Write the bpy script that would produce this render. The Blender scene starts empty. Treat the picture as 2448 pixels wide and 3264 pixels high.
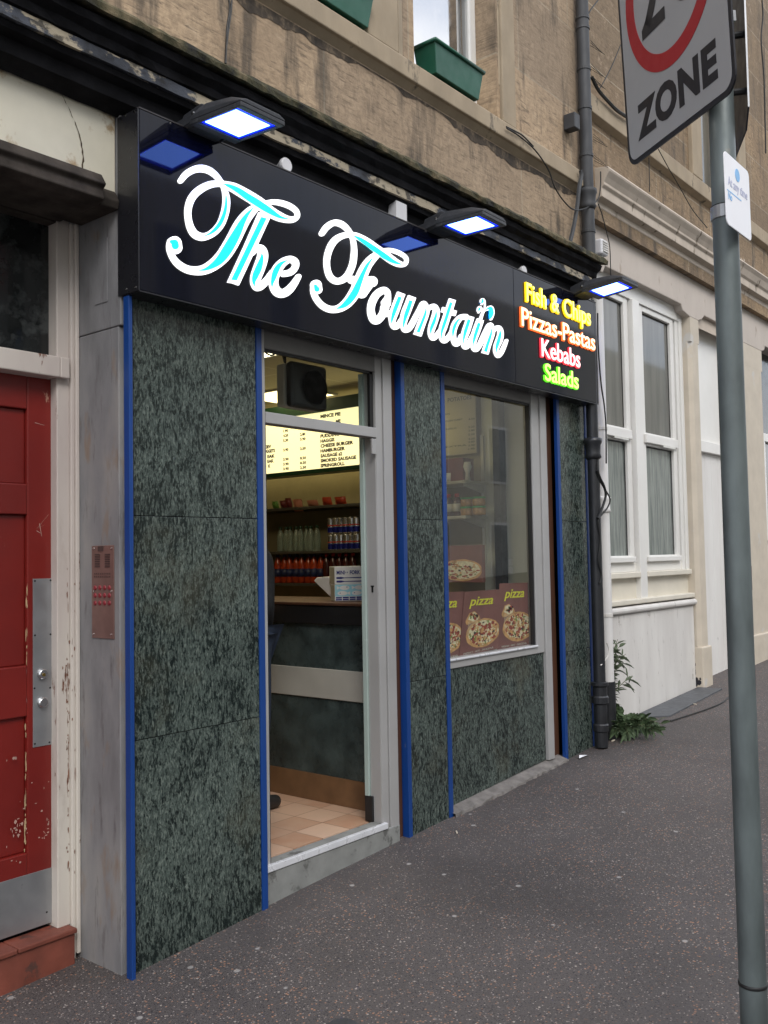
import bpy, math, random
from mathutils import Vector, Matrix
random.seed(7)
R=math.radians
sc=bpy.context.scene
col=sc.collection

# ---------------------------------------------------------------- camera
YAW,PITCH,ROLL=R(39.327),R(2.7225),R(-1.04)
FPX,CX,CY,ZC=3000.,1224.,1632.,1.6
fwd=Vector((math.cos(YAW)*math.cos(PITCH),math.sin(YAW)*math.cos(PITCH),math.sin(PITCH)))
rt0=Vector((math.sin(YAW),-math.cos(YAW),0)); up0=rt0.cross(fwd)
rgt=rt0*math.cos(ROLL)+up0*math.sin(ROLL); upv=up0*math.cos(ROLL)-rt0*math.sin(ROLL)
cam=bpy.data.cameras.new('camera'); co=bpy.data.objects.new('camera',cam); col.objects.link(co)
cam.sensor_fit='VERTICAL'; cam.sensor_height=24; cam.lens=24*FPX/3264; cam.clip_end=500; cam.clip_start=.05
m=Matrix((rgt,upv,-fwd)).transposed().to_4x4(); m.translation=Vector((0,0,ZC)); co.matrix_world=m
sc.camera=co
# ---------------------------------------------------------------- world, sun, exposure
w=bpy.data.worlds.new('World'); sc.world=w; w.use_nodes=True
nt=w.node_tree; nt.nodes.clear()
def N(t,k,**kw):
    n=t.nodes.new(k)
    for a,b in kw.items(): setattr(n,a,b)
    return n
out=N(nt,'ShaderNodeOutputWorld'); bg=N(nt,'ShaderNodeBackground'); sky=N(nt,'ShaderNodeTexSky')
sky.sky_type='NISHITA'; sky.sun_disc=False; sky.sun_elevation=R(43); sky.sun_rotation=R(216); sky.air_density=1; sky.dust_density=1.2
tc=N(nt,'ShaderNodeTexCoord'); mp=N(nt,'ShaderNodeMapping'); mp.inputs['Scale'].default_value=(1,1,2.2)
nz=N(nt,'ShaderNodeTexNoise'); nz.inputs['Scale'].default_value=3.2; nz.inputs['Detail'].default_value=7; nz.inputs['Roughness'].default_value=.55
rp=N(nt,'ShaderNodeValToRGB'); rp.color_ramp.elements[0].position=.36; rp.color_ramp.elements[0].color=(.45,.45,.45,1); rp.color_ramp.elements[1].position=.60; rp.color_ramp.elements[1].color=(1,1,1,1)
mx=N(nt,'ShaderNodeMix',data_type='RGBA'); mx.inputs[7].default_value=(6.4,6.5,6.8,1)
L=nt.links.new
L(tc.outputs['Generated'],mp.inputs['Vector']); L(mp.outputs[0],nz.inputs['Vector']); L(nz.outputs['Fac'],rp.inputs[0]); L(rp.outputs[0],mx.inputs[0]); L(sky.outputs[0],mx.inputs[6]); L(mx.outputs[2],bg.inputs[0]); bg.inputs[1].default_value=.14
L(bg.outputs[0],out.inputs[0])
sun=bpy.data.lights.new('sun','SUN'); sun.energy=.9; sun.angle=R(25); sun.color=(1,.96,.9)
so=bpy.data.objects.new('sun',sun); col.objects.link(so)
sd=Vector((-.45,-.62,.72)).normalized(); so.rotation_euler=sd.to_track_quat('Z','Y').to_euler(); so.location=(0,-3,12)
sc.view_settings.view_transform='Standard'; sc.view_settings.look='None'; sc.view_settings.gamma=1; sc.view_settings.exposure=.93
sc.cycles.max_bounces=8; sc.cycles.use_denoising=True
try: sc.cycles.denoiser='OPENIMAGEDENOISE'
except Exception: pass

# ---------------------------------------------------------------- measuring: photo pixel -> point on a wall plane
AL={'s':(0,0,1),'a':(0,0,1.8433),'c2':(800,0,1.8433),'c3':(1600,0,1.9564),'c4':(0,1000,1.8433),'c5':(800,1000,2.2117),'c6':(1350,1100,2.0108),'c7':(1800,800,2.0108),'c8':(0,2000,1.3825),'b1':(800,1900,1.0067),'b2':(500,480,2.765),'b3':(960,660,2.37),'b4':(1600,860,4.608),'b5':(820,1060,3.77),'b6':(840,1550,3.95),'b7':(1380,1200,3.16),'b8':(1380,1800,4.366),'d1':(1150,890,6.636),'d2':(1370,930,6.381),'d3':(1900,800,3.0274),'d4':(1850,1800,2.7742),'d5':(1900,0,2.7646),'d6':(540,280,4.1475),'d7':(1180,600,3.6065),'d8':(0,1800,1.51)}
def at(a,x,y,X=None,Y=None,Z=None):
    o=AL[a]; x=o[0]+x/o[2]; y=o[1]+y/o[2]
    d=fwd+rgt*((x-CX)/FPX)-upv*((y-CY)/FPX)
    if X is not None: t=X/d.x
    elif Y is not None: t=Y/d.y
    else: t=(Z-ZC)/d.z
    return Vector((0,0,ZC))+d*t

# ---------------------------------------------------------------- scene helpers
def tag(o,label=None,cat=None,group=None,kind=None):
    if label: o['label']=label
    if cat: o['category']=cat
    if group: o['group']=group
    if kind: o['kind']=kind
    return o
def thing(name,label,cat,loc,group=None):
    o=bpy.data.objects.new(name,None); col.objects.link(o); o.location=loc; o.empty_display_size=.05
    return tag(o,label,cat,group)
def root(o):
    while o.parent: o=o.parent
    return o
class MB:
    def __init__(s): s.v=[]; s.f=[]
    def add(s,v,f):
        b=len(s.v); s.v+= [Vector(p) for p in v]; s.f+=[tuple(i+b for i in q) for q in f]; return s
    def box(s,x0,x1,y0,y1,z0,z1):
        return s.add([(x0,y0,z0),(x1,y0,z0),(x1,y1,z0),(x0,y1,z0),(x0,y0,z1),(x1,y0,z1),(x1,y1,z1),(x0,y1,z1)],[(0,3,2,1),(4,5,6,7),(0,1,5,4),(1,2,6,5),(2,3,7,6),(3,0,4,7)])
    def prism(s,pts,vec):   # closed polygon pushed along vec
        n=len(pts); p=[Vector(q) for q in pts]; v=Vector(vec)
        nrm=Vector((0,0,0))
        for i in range(n): nrm+=p[i].cross(p[(i+1)%n])
        if nrm.dot(v)>0: p.reverse()
        return s.add(p+[q+v for q in p],[tuple(range(n)),tuple(range(2*n-1,n-1,-1))]+[(i,n+i,n+(i+1)%n,(i+1)%n) for i in range(n)])
    def profx(s,yz,x0,x1): return s.prism([(x0,y,z) for y,z in yz],(x1-x0,0,0))
    def profy(s,xz,y0,y1): return s.prism([(x,y0,z) for x,z in xz],(0,y1-y0,0))
    def profz(s,xy,z0,z1): return s.prism([(x,y,z0) for x,y in xy],(0,0,z1-z0))
    def tube(s,pts,r,n=8,cap=True):
        P=[Vector(p) for p in pts]; rr=r if isinstance(r,(list,tuple)) else [r]*len(P)
        vs=[];fs=[]; up=None
        for i,p in enumerate(P):
            t=(P[min(i+1,len(P)-1)]-P[max(i-1,0)]).normalized()
            if up is None: up=Vector((0,0,1)) if abs(t.z)<.9 else Vector((1,0,0))
            a=t.cross(up).normalized(); b=a.cross(t).normalized(); up=b
            for k in range(n):
                q=2*math.pi*k/n; vs.append(p+a*math.cos(q)*rr[i]+b*math.sin(q)*rr[i])
        for i in range(len(P)-1):
            for k in range(n): fs.append((i*n+k,i*n+(k+1)%n,(i+1)*n+(k+1)%n,(i+1)*n+k))
        if cap: fs.append(tuple(range(n-1,-1,-1))); fs.append(tuple(range((len(P)-1)*n,len(P)*n)))
        return s.add(vs,fs)
    def lathe(s,prof,c=(0,0,0),n=16,axis='z'):
        vs=[];fs=[]; c=Vector(c)
        for r,h in prof:
            for k in range(n):
                q=2*math.pi*k/n; x,y=r*math.cos(q),r*math.sin(q)
                vs.append(c+(Vector((x,y,h)) if axis=='z' else Vector((x,h,y)) if axis=='y' else Vector((h,x,y))))
        for i in range(len(prof)-1):
            for k in range(n): fs.append((i*n+k,i*n+(k+1)%n,(i+1)*n+(k+1)%n,(i+1)*n+k))
        fs.append(tuple(range(n-1,-1,-1))); fs.append(tuple(range((len(prof)-1)*n,len(prof)*n)))
        return s.add(vs,fs)
    def xf(s,M): s.v=[M@p for p in s.v]; return s
    def build(s,name,mat,parent=None,bevel=0,smooth=False,label=None,cat=None,group=None,kind=None,seg=2,autos=False):
        if parent is not None: o0=root(parent).location.copy()
        elif kind=='structure' : o0=Vector((0,0,0))
        else:
            xs=[p.x for p in s.v];ys=[p.y for p in s.v];zs=[p.z for p in s.v]
            o0=Vector(((min(xs)+max(xs))/2,(min(ys)+max(ys))/2,min(zs)))
        me=bpy.data.meshes.new(name); me.from_pydata([p-o0 for p in s.v],[],s.f); me.update()
        import bmesh
        bm=bmesh.new(); bm.from_mesh(me); bmesh.ops.recalc_face_normals(bm,faces=bm.faces); bm.to_mesh(me); bm.free()
        o=bpy.data.objects.new(name,me); col.objects.link(o)
        if mat: me.materials.append(mat)
        if parent is not None: o.parent=parent
        else: o.location=o0
        if smooth:
            for q in me.polygons: q.use_smooth=True
        if bevel:
            b=o.modifiers.new('bevel','BEVEL'); b.width=bevel; b.segments=seg; b.limit_method='ANGLE'; b.angle_limit=R(35)
            if hasattr(b,'harden_normals'): b.harden_normals=False
        return tag(o,label,cat,group,kind)
def copy_tree(o,parent=None):
    c=o.copy(); col.objects.link(c)
    if parent is not None: c.parent=parent
    for ch in list(o.children): copy_tree(ch,c)
    return c
def relabel(o,label): o['label']=label; return o
def catmull(P,n=6):
    P=[Vector(p) for p in P]
    if len(P)<3: 
        return P
    o=[]
    for i in range(len(P)-1):
        a=P[max(i-1,0)];b=P[i];c=P[i+1];d=P[min(i+2,len(P)-1)]
        for k in range(n):
            t=k/n; o.append(.5*((2*b)+(c-a)*t+(2*a-5*b+4*c-d)*t*t+(3*b-a-3*c+d)*t**3))
    o.append(P[-1]); return o
def cable(pts,r,n=6): return MB().tube(catmull(pts,6),r,n)

# ---------------------------------------------------------------- materials
class NT:
    def __init__(s,name):
        s.m=bpy.data.materials.new(name); s.m.use_nodes=True; s.t=s.m.node_tree; s.b=s.t.nodes['Principled BSDF']
        s.tc=N(s.t,'ShaderNodeTexCoord')
    def co(s,scale=(1,1,1),rot=(0,0,0),loc=(0,0,0),rand=False,src='Object'):
        mp=N(s.t,'ShaderNodeMapping'); mp.inputs['Scale'].default_value=scale; mp.inputs['Rotation'].default_value=rot; mp.inputs['Location'].default_value=loc
        v=s.tc.outputs[src]
        if rand:
            oi=N(s.t,'ShaderNodeObjectInfo'); ad=N(s.t,'ShaderNodeVectorMath',operation='ADD'); mu=N(s.t,'ShaderNodeMath',operation='MULTIPLY'); mu.inputs[1].default_value=37
            s.l(oi.outputs['Random'],mu.inputs[0]); s.l(v,ad.inputs[0]); s.l(mu.outputs[0],ad.inputs[1]); v=ad.outputs[0]
        s.l(v,mp.inputs['Vector']); return mp.outputs[0]
    def l(s,a,b): s.t.links.new(a,b)
    def noise(s,v,scale,detail=5,rough=.55,dist=0):
        n=N(s.t,'ShaderNodeTexNoise'); n.inputs['Scale'].default_value=scale; n.inputs['Detail'].default_value=detail; n.inputs['Roughness'].default_value=rough; n.inputs['Distortion'].default_value=dist
        if v: s.l(v,n.inputs['Vector'])
        return n.outputs['Fac']
    def ramp(s,f,*st):
        r=N(s.t,'ShaderNodeValToRGB'); e=r.color_ramp.elements
        while len(e)<len(st): e.new(.5)
        for q,(p,c) in zip(e,st):
            q.position=p; q.color=(c,c,c,1) if isinstance(c,(int,float)) else (*c,1)
        s.l(f,r.inputs[0]); return r.outputs[0]
    def mix(s,f,a,b,mode='MIX'):
        n=N(s.t,'ShaderNodeMix',data_type='RGBA',blend_type=mode)
        for k,q in ((0,f),(6,a),(7,b)):
            if isinstance(q,(int,float)): n.inputs[k].default_value=q if k==0 else (q,q,q,1)
            elif isinstance(q,tuple): n.inputs[k].default_value=(*q,1)
            else: s.l(q,n.inputs[k])
        return n.outputs[2]
    def math(s,op,a,b=0):
        n=N(s.t,'ShaderNodeMath',operation=op)
        for k,q in ((0,a),(1,b)):
            if isinstance(q,(int,float)): n.inputs[k].default_value=q
            else: s.l(q,n.inputs[k])
        return n.outputs[0]
    def bump(s,h,st=.3,d=.01):
        b=N(s.t,'ShaderNodeBump'); b.inputs['Strength'].default_value=st; b.inputs['Distance'].default_value=d; s.l(h,b.inputs['Height']); s.l(b.outputs[0],s.b.inputs['Normal'])
    def set(s,color=None,rough=None,metal=None,**k):
        for q,key in ((color,'Base Color'),(rough,'Roughness'),(metal,'Metallic')):
            if q is None: continue
            if isinstance(q,tuple): s.b.inputs[key].default_value=(*q,1)
            elif isinstance(q,(int,float)): s.b.inputs[key].default_value=q
            else: s.l(q,s.b.inputs[key])
        for a,b in k.items(): s.b.inputs[a.replace('_',' ')].default_value=b
        return s.m
def paint(name,c,rough=.45,var=.16,scale=6,bump=.06,metal=0,dirt=None,dscale=9,dth=.62,streak=1.,**k):
    t=NT(name); v=t.co((1,1,streak)); n=t.noise(v,scale,6)
    a=tuple(x*(1-var) for x in c); b=tuple(min(1,x*(1+var)) for x in c)
    cc=t.ramp(n,(.3,a),(.7,b))
    if dirt is not None:
        f=t.ramp(t.noise(v,dscale,7,.65),(dth,0.),(dth+.06,1.)); cc=t.mix(f,cc,dirt)
    rr=t.ramp(t.noise(v,scale*3,4),(.3,max(0,rough-.07)),(.7,min(1,rough+.1)))
    if bump: t.bump(t.noise(v,60,4),bump,.004)
    return t.set(cc,rr,metal,**k)
def emit(name,c,s):
    t=NT(name); t.b.inputs['Emission Color'].default_value=(*c,1); t.b.inputs['Emission Strength'].default_value=s
    return t.set(tuple(min(.9,x) for x in c),.4)
M={}
def granite(name,rot,warp=.10,st=.36):
    t=NT(name); v0=t.co((1,1,1),rand=True)
    lo=N(t.t,'ShaderNodeTexNoise'); lo.inputs['Scale'].default_value=3.1; lo.inputs['Detail'].default_value=4; t.l(v0,lo.inputs['Vector'])
    sc_=N(t.t,'ShaderNodeVectorMath',operation='SCALE'); sc_.inputs['Scale'].default_value=warp; t.l(lo.outputs['Color'],sc_.inputs[0])
    ad=N(t.t,'ShaderNodeVectorMath',operation='ADD'); t.l(v0,ad.inputs[0]); t.l(sc_.outputs[0],ad.inputs[1])
    mp=N(t.t,'ShaderNodeMapping'); mp.inputs['Rotation'].default_value=rot; mp.inputs['Scale'].default_value=(1,1,st); t.l(ad.outputs[0],mp.inputs['Vector'])
    v=mp.outputs[0]
    n1=t.noise(v,88,8,.76,.15); n2=t.noise(v,120,5,.7,.2); n3=t.noise(v0,2.4,5,.6); n4=t.noise(v,210,3,.6); n5=t.noise(v,24,6,.7,.3)
    base=t.ramp(n2,(.30,(.032,.043,.039)),(.50,(.074,.097,.086)),(.66,(.175,.208,.182)))
    base=t.mix(t.ramp(n3,(.35,.4),(.65,0.)),base,(.045,.055,.05))
    thr=t.math('ADD',t.math('ADD',n1,t.math('MULTIPLY',t.math('SUBTRACT',n5,.5),.46)),t.math('MULTIPLY',t.math('SUBTRACT',n3,.5),.22))
    cc=t.mix(t.ramp(thr,(.44,1.),(.51,0.)),base,(.008,.014,.013))
    cc=t.mix(t.ramp(n4,(.38,.85),(.46,0.)),cc,(.012,.02,.018))
    br=t.ramp(t.noise(v0,1.9,6,.65),(.54,0.),(.72,.5)); cc=t.mix(br,cc,(.075,.068,.042))
    rr=t.ramp(n1,(.3,.14),(.7,.26))
    return t.set(cc,rr,Specular_IOR_Level=.42)
M['granite']=granite('granite_streaked',(0,R(12),0),.05); M['granite_b']=granite('granite_flecked',(0,R(30),0),.07); M['granite_c']=granite('granite_swirled',(0,R(66),0),.14)
# pavement with stone chips
t=NT('pavement_macadam'); v=t.co()
def vor(v,scale,rnd=1.):
    n=N(t.t,'ShaderNodeTexVoronoi'); n.inputs['Scale'].default_value=scale; n.inputs['Randomness'].default_value=rnd; t.l(v,n.inputs['Vector']); return n
big=t.noise(v,1.1,5); fine=t.noise(v,160,3)
cc=t.mix(t.ramp(fine,(.35,0.),(.65,1.)),(.050,.044,.043),(.088,.077,.075))
cc=t.mix(t.ramp(big,(.40,.0),(.68,.5)),cc,(.105,.092,.09))
for scl,lo,hi,cl,dm in ((88,.80,.83,(.33,.175,.11),.31),(135,.88,.90,(.28,.24,.22),.33),(85,.965,.975,(.33,.29,.26),.32),(140,.0,.0,(.022,.021,.026),.36)):
    q=vor(v,scl); sp=N(t.t,'ShaderNodeSeparateColor'); t.l(q.outputs['Color'],sp.inputs[0])
    sel=t.ramp(sp.outputs[0],(lo,0.),(hi,1.)) if lo else t.ramp(sp.outputs[1],(.16,1.),(.18,0.))
    inn=t.ramp(q.outputs['Distance'],(dm,1.),(dm+.12,0.))
    clu=t.ramp(t.noise(v,2.3,4,.6),(.36,.18),(.62,1.)) if scl==88 else 1.
    cc=t.mix(t.math('MULTIPLY',t.math('MULTIPLY',sel,inn),clu),cc,cl)
cc=t.mix(t.ramp(t.noise(v,.75,6,.65),(.36,.5),(.52,0.)),cc,(.042,.037,.036)); q=vor(v,5.6); gum=t.ramp(t.math('ADD',q.outputs['Distance'],t.math('MULTIPLY',t.math('SUBTRACT',t.noise(v,40,3),.5),.03)),(.055,1.),(.082,0.)); sp=N(t.t,'ShaderNodeSeparateColor'); t.l(q.outputs['Color'],sp.inputs[0])
cc=t.mix(t.math('MULTIPLY',t.math('MULTIPLY',gum,t.ramp(sp.outputs[0],(.30,0.),(.34,1.))),.75),cc,(.34,.325,.315))
t.bump(t.noise(v,120,3),.5,.006); M['pavement']=t.set(cc,t.ramp(big,(.3,.55),(.7,.8)))
M['asphalt']=paint('asphalt',(.05,.05,.052),.85,.3,40,.4)
# sandstone
def sandstone(name,a,b,joint=(.40,.34,.25),bw=1.9,rh=.60,tool=(0,R(12),0),soot=None,off=0):
    t=NT(name); v=t.co()
    n=t.noise(v,2.2,7,.6); f=t.noise(v,30,5,.65)
    cc=t.mix(t.ramp(n,(.3,0.),(.7,1.)),a,b)
    cc=t.mix(t.ramp(f,(.35,.5),(.62,0.)),cc,tuple(x*.45 for x in a))
    sep=N(t.t,'ShaderNodeSeparateXYZ'); t.l(v,sep.inputs[0]); cb=N(t.t,'ShaderNodeCombineXYZ'); t.l(sep.outputs[0],cb.inputs[0]); t.l(sep.outputs[2],cb.inputs[1])
    br=N(t.t,'ShaderNodeTexBrick'); br.inputs['Scale'].default_value=1; br.inputs['Brick Width'].default_value=bw; br.inputs['Row Height'].default_value=rh; br.inputs['Mortar Size'].default_value=.006; br.inputs['Mortar Smooth'].default_value=.1; br.offset=.37+off
    br.inputs['Color1'].default_value=(.70,.70,.72,1); br.inputs['Color2'].default_value=(1.15,1.1,1.03,1); br.inputs['Mortar'].default_value=(1,1,1,1)
    t.l(cb.outputs[0],br.inputs['Vector'])
    cc=t.mix(1.,cc,br.outputs['Color'],'MULTIPLY')
    cc=t.mix(t.math('MULTIPLY',br.outputs['Fac'],.8),cc,joint)
    tn=t.noise(t.co((9,1,62),tool),1.,4,.62,.3); tk=t.noise(v,5.5,4,.6)
    cc=t.mix(t.math('MULTIPLY',t.ramp(tn,(.38,.9),(.46,0.)),t.ramp(tk,(.38,.25),(.62,1.))),cc,tuple(x*.40 for x in a))
    lg=t.noise(v,.9,3,.5); cc=t.mix(t.ramp(lg,(.36,.5),(.62,0.)),cc,tuple(x*.62 for x in a))
    mo=t.noise(v,9,6,.7); cc=t.mix(t.ramp(mo,(.58,0.),(.75,.5)),cc,(.52,.40,.28))
    if soot:
        sx=t.noise(t.co((3.2,1,.55)),2.6,6,.65); sm=t.noise(v,1.3,4)
        cc=t.mix(t.ramp(t.math('ADD',sx,t.math('MULTIPLY',sm,.35)),(.70,0.),(.86,.75)),cc,soot)
    t.bump(t.math('ADD',t.math('MULTIPLY',tn,.8),t.math('SUBTRACT',f,t.math('MULTIPLY',br.outputs['Fac'],1.2))),.35,.012)
    return t.set(cc,.88)
M['sandstone']=sandstone('sandstone_tooled',(.37,.275,.185),(.50,.385,.265),soot=(.05,.042,.034))
M['sandstone_b']=sandstone('sandstone_weathered',(.26,.185,.115),(.37,.27,.165),rh=.48,bw=1.25,soot=(.06,.05,.04),off=.1,tool=(0,R(-14),0))
M['dressed']=paint('dressed_stone',(.33,.265,.185),.85,.16,5,.2,dirt=(.10,.085,.065),dscale=5,dth=.6,streak=.5)
# black painted cornice with peeling cream
t=NT('cornice_sooty_paint'); v=t.co((1,1,1)); n=t.noise(v,5,7,.65)
cc=t.ramp(t.noise(v,7,6,.6),(.35,(.004,.004,.005)),(.72,(.015,.015,.018)))
M['cornice']=t.set(cc,t.ramp(n,(.3,.6),(.7,.85)),Specular_IOR_Level=.12); t.bump(n,.4,.02)
t=NT('cornice_fillet_peeling'); v=t.co((.6,1,1)); n=t.noise(v,6,8,.7)
sx=N(t.t,'ShaderNodeSeparateXYZ'); t.l(t.co(src='Object'),sx.inputs[0])
pl=t.math('ADD',n,t.ramp(t.noise(t.co((.5,1,1)),1.6,2),(.35,-.02),(.65,.1)))
cc=t.mix(t.ramp(pl,(.56,0.),(.60,1.)),t.ramp(t.noise(v,14,4),(.3,(.016,.018,.025)),(.7,(.075,.085,.11))),(.42,.36,.26))
cc=t.mix(t.ramp(t.noise(v,25,5),(.55,0.),(.62,.8)),cc,(.012,.011,.011)); M['fillet']=t.set(cc,.65); t.bump(pl,.6,.02)
t=NT('cornice_top_moss'); v=t.co(); n=t.noise(v,11,7,.65); cc=t.ramp(n,(.36,(.012,.011,.009)),(.5,(.045,.042,.018)),(.68,(.16,.125,.07)))
M['moss']=t.set(cc,.9); t.bump(n,.6,.03)
t=NT('soot_crust'); v=t.co((1,1,.6)); n=t.noise(v,12,7,.7); M['crustsoot']=t.set(t.ramp(n,(.34,(.022,.018,.015)),(.52,(.06,.046,.033)),(.66,(.20,.15,.10))),.95); t.bump(n,.5,.01)
M['cream_fascia']=paint('cream_paint_old',(.60,.565,.46),.5,.09,4,.08,dirt=(.36,.26,.15),dscale=4.5,dth=.58)
M['crack']=paint('crack_dark',(.05,.032,.018),.9)
M['lintel']=paint('lintel_grimy',(.048,.040,.034),.85,.5,9,.3,Specular_IOR_Level=.2)
t=NT('white_frame_peeling'); v=t.co((1,1,.25)); n=t.noise(v,14,8,.7)
cc=t.mix(t.ramp(n,(.615,0.),(.64,1.)),t.ramp(t.noise(v,3,5),(.3,(.46,.40,.375)),(.7,(.60,.56,.50))),(.15,.06,.035)); cc=t.mix(t.ramp(t.noise(v,7,6,.7),(.55,0.),(.72,.45)),cc,(.30,.24,.20)); M['oldwhite']=t.set(cc,.5); t.bump(n,.2,.006)
t=NT('red_door_paint'); v=t.co(); n=t.noise(v,2.5,6)
cc=t.ramp(n,(.3,(.135,.010,.008)),(.7,(.195,.014,.010))); sc2=t.ramp(t.noise(t.co((1,1,.35)),16,8,.72),(.655,0.),(.675,1.)); cc=t.mix(sc2,cc,(.42,.22,.16)); M['red']=t.set(cc,.34); t.bump(t.noise(v,26,4),.05,.004)
M['steel']=paint('brushed_steel',(.36,.37,.385),.42,.14,5,.05,.75,dirt=(.12,.12,.12),dscale=10,dth=.7)
M['wear']=paint('bare_wood_wear',(.42,.30,.17),.7,.3,30); M['scuff']=paint('pale_scuff',(.40,.25,.21),.7,.3,30); M['primer']=paint('brown_primer',(.17,.075,.045),.8,.4,30)
M['chrome']=paint('lock_chrome',(.62,.62,.62),.18,.05,5,0,1.)
M['brass']=paint('lock_brass',(.45,.32,.10),.3,.1,5,0,1.)
M['terracotta']=paint('red_quarry_tile',(.165,.046,.030),.55,.3,7,.15,dirt=(.075,.035,.028),dscale=9,dth=.58)
t=NT('grey_pilaster_stone'); v=t.co((1,1,.35)); n=t.noise(v,5,7,.62)
cc=t.ramp(n,(.28,(.125,.125,.13)),(.5,(.20,.198,.205)),(.75,(.285,.27,.255))); cc=t.mix(t.ramp(t.noise(t.co((3,3,.5)),8,6,.7),(.56,0.),(.70,.75)),cc,(.085,.075,.075)); cc=t.mix(t.ramp(t.noise(v,11,5),(.60,0.),(.70,.6)),cc,(.22,.145,.09)); M['pilaster']=t.set(cc,.6); t.bump(t.noise(v,50,4),.12,.005)
M['copper']=paint('intercom_copper',(.20,.115,.10),.42,.2,8,.03,.35)
M['copper_dark']=paint('intercom_grille',(.055,.03,.028),.6)
M['button']=paint('button_red',(.22,.02,.03),.4)
M['blue']=paint('blue_trim',(.004,.042,.20),.38,.10,3,.02,dirt=(.10,.13,.22),dscale=22,dth=.68,streak=.3)
M['alu']=paint('grey_aluminium',(.40,.395,.39),.42,.06,3,.02,.25)
M['alu_light']=paint('aluminium_nosing',(.66,.67,.70),.3,.06,9,.02,.2)
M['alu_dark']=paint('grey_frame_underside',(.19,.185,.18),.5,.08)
M['gasket']=paint('black_rubber',(.010,.010,.011),.5)
M['greenglass']=paint('glass_edge_green',(.36,.44,.41),.2,.05)
M['brown']=paint('brown_timber',(.07,.028,.014),.6,.3,12,.1,streak=.2)
M['concrete']=paint('grey_concrete',(.20,.205,.197),.85,.16,9,.3,dirt=(.10,.10,.095),dscale=8,dth=.58)
M['ledge']=paint('concrete_ledge',(.165,.152,.142),.9,.3,18,.4)
M['signblack']=None
t=NT('sign_gloss_acrylic'); v=t.co((8,8,.4)); cc=t.ramp(t.noise(v,6,5),(.35,(.0026,.0030,.0075)),(.7,(.0045,.0052,.012))); M['signblack']=t.set(cc,t.ramp(t.noise(v,9,4),(.3,.035),(.7,.07)),Specular_IOR_Level=.24)
M['signend']=paint('sign_end_panel',(.013,.013,.016),.3,.1)
M['darkboard']=paint('dark_backing',(.008,.008,.009),.8,.3,8,.2,Specular_IOR_Level=.15)
M['rail']=paint('dark_rail',(.045,.04,.042),.45,.2)
M['lampbody']=paint('floodlight_black',(.030,.032,.038),.5,.25,30,.2)
M['lens']=emit('floodlight_lens',(.13,.27,1.),6.)
M['lenshalo']=emit('floodlight_halo_glow',(.0,.014,1.),1.2)  # blue halo around the lens, put into a glowing colour
M['letterwhite']=emit('letter_white_lit',(1.,1.,1.),.62)
M['letterside']=emit('letter_cyan_lit',(0.,.70,.76),.60)
M['cyanpale']=emit('letter_pale_cyan_lit',(.55,.98,.95),1.)
M['jetblue']=emit('jet_blue_lit',(.0,.33,.85),1.)
for k,a,b in (('y',(.95,.62,.01),(1.,.90,.16)),('o',(.95,.16,.03),(1.,.72,.42)),('r',(.75,.04,.06),(1.,.62,.60)),('g',(.12,.75,.02),(.62,.98,.16))):
    M['t'+k]=emit('lettering_halo_'+k,a,.62); M['f'+k]=emit('lettering_face_'+k,b,.95)
M['capwhite']=paint('white_cap',(.62,.62,.64),.5,.06)
def glass(name,tint=(.93,.95,.94),ior=1.5,boost=1.):
    t=NT(name); tr=N(t.t,'ShaderNodeBsdfTransparent'); tr.inputs[0].default_value=(*tint,1); gl=N(t.t,'ShaderNodeBsdfGlossy'); gl.inputs['Roughness'].default_value=.008; fr=N(t.t,'ShaderNodeFresnel'); fr.inputs[0].default_value=ior
    mx=N(t.t,'ShaderNodeMixShader'); ge=N(t.t,'ShaderNodeNewGeometry'); f=t.math('MULTIPLY',t.math('MINIMUM',t.math('MULTIPLY',fr.outputs[0],boost),1.),t.math('SUBTRACT',1.,ge.outputs['Backfacing']))
    t.l(f,mx.inputs[0]); t.l(tr.outputs[0],mx.inputs[1]); t.l(gl.outputs[0],mx.inputs[2]); t.l(mx.outputs[0],t.t.nodes['Material Output'].inputs[0]); return t.m
M['glass']=glass('shop_glass',boost=2.4)
M['glass_plain']=glass('transom_glass',boost=.2)
M['skyglass']=paint('upper_window_pane',(.02,.025,.03),.02,.1,bump=0,Specular_IOR_Level=1.,IOR=3.4)
t=NT('curtained_pane'); v=t.co((2.2,2.2,.25)); cc=t.ramp(t.noise(v,4,5),(.3,(.075,.076,.068)),(.7,(.15,.148,.13))); M['curtpane']=t.set(cc,.05,Specular_IOR_Level=.6)
t=NT('curtained_pane_lower'); v=t.co((7,7,.6)); cc=t.ramp(t.noise(v,5,6,.65),(.3,(.10,.118,.11)),(.7,(.27,.295,.275))); M['curtpane2']=t.set(cc,.05,Specular_IOR_Level=.6)
M['darkpane']=paint('transom_dark_pane',(.012,.014,.014),.12,.4,8,0,dirt=(.045,.05,.05),dscale=3,dth=.5)
M['upvc']=paint('white_upvc',(.72,.71,.68),.35,.04,3,.01)
M['palestone']=paint('pale_stone_opposite',(.60,.58,.50),.9,.15,.4,0); M['palepane']=paint('pale_pane_opposite',(.24,.25,.24),.3,.3,2,0)
M['pinkplaster']=paint('pinkish_render',(.50,.445,.395),.8,.05,5,.15,dirt=(.38,.32,.265),dscale=11,dth=.60,streak=.4)
M['tanplaster']=paint('buff_masonry_paint',(.53,.47,.385),.7,.08,5,.1,dirt=(.52,.50,.47),dscale=4,dth=.62)
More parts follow.
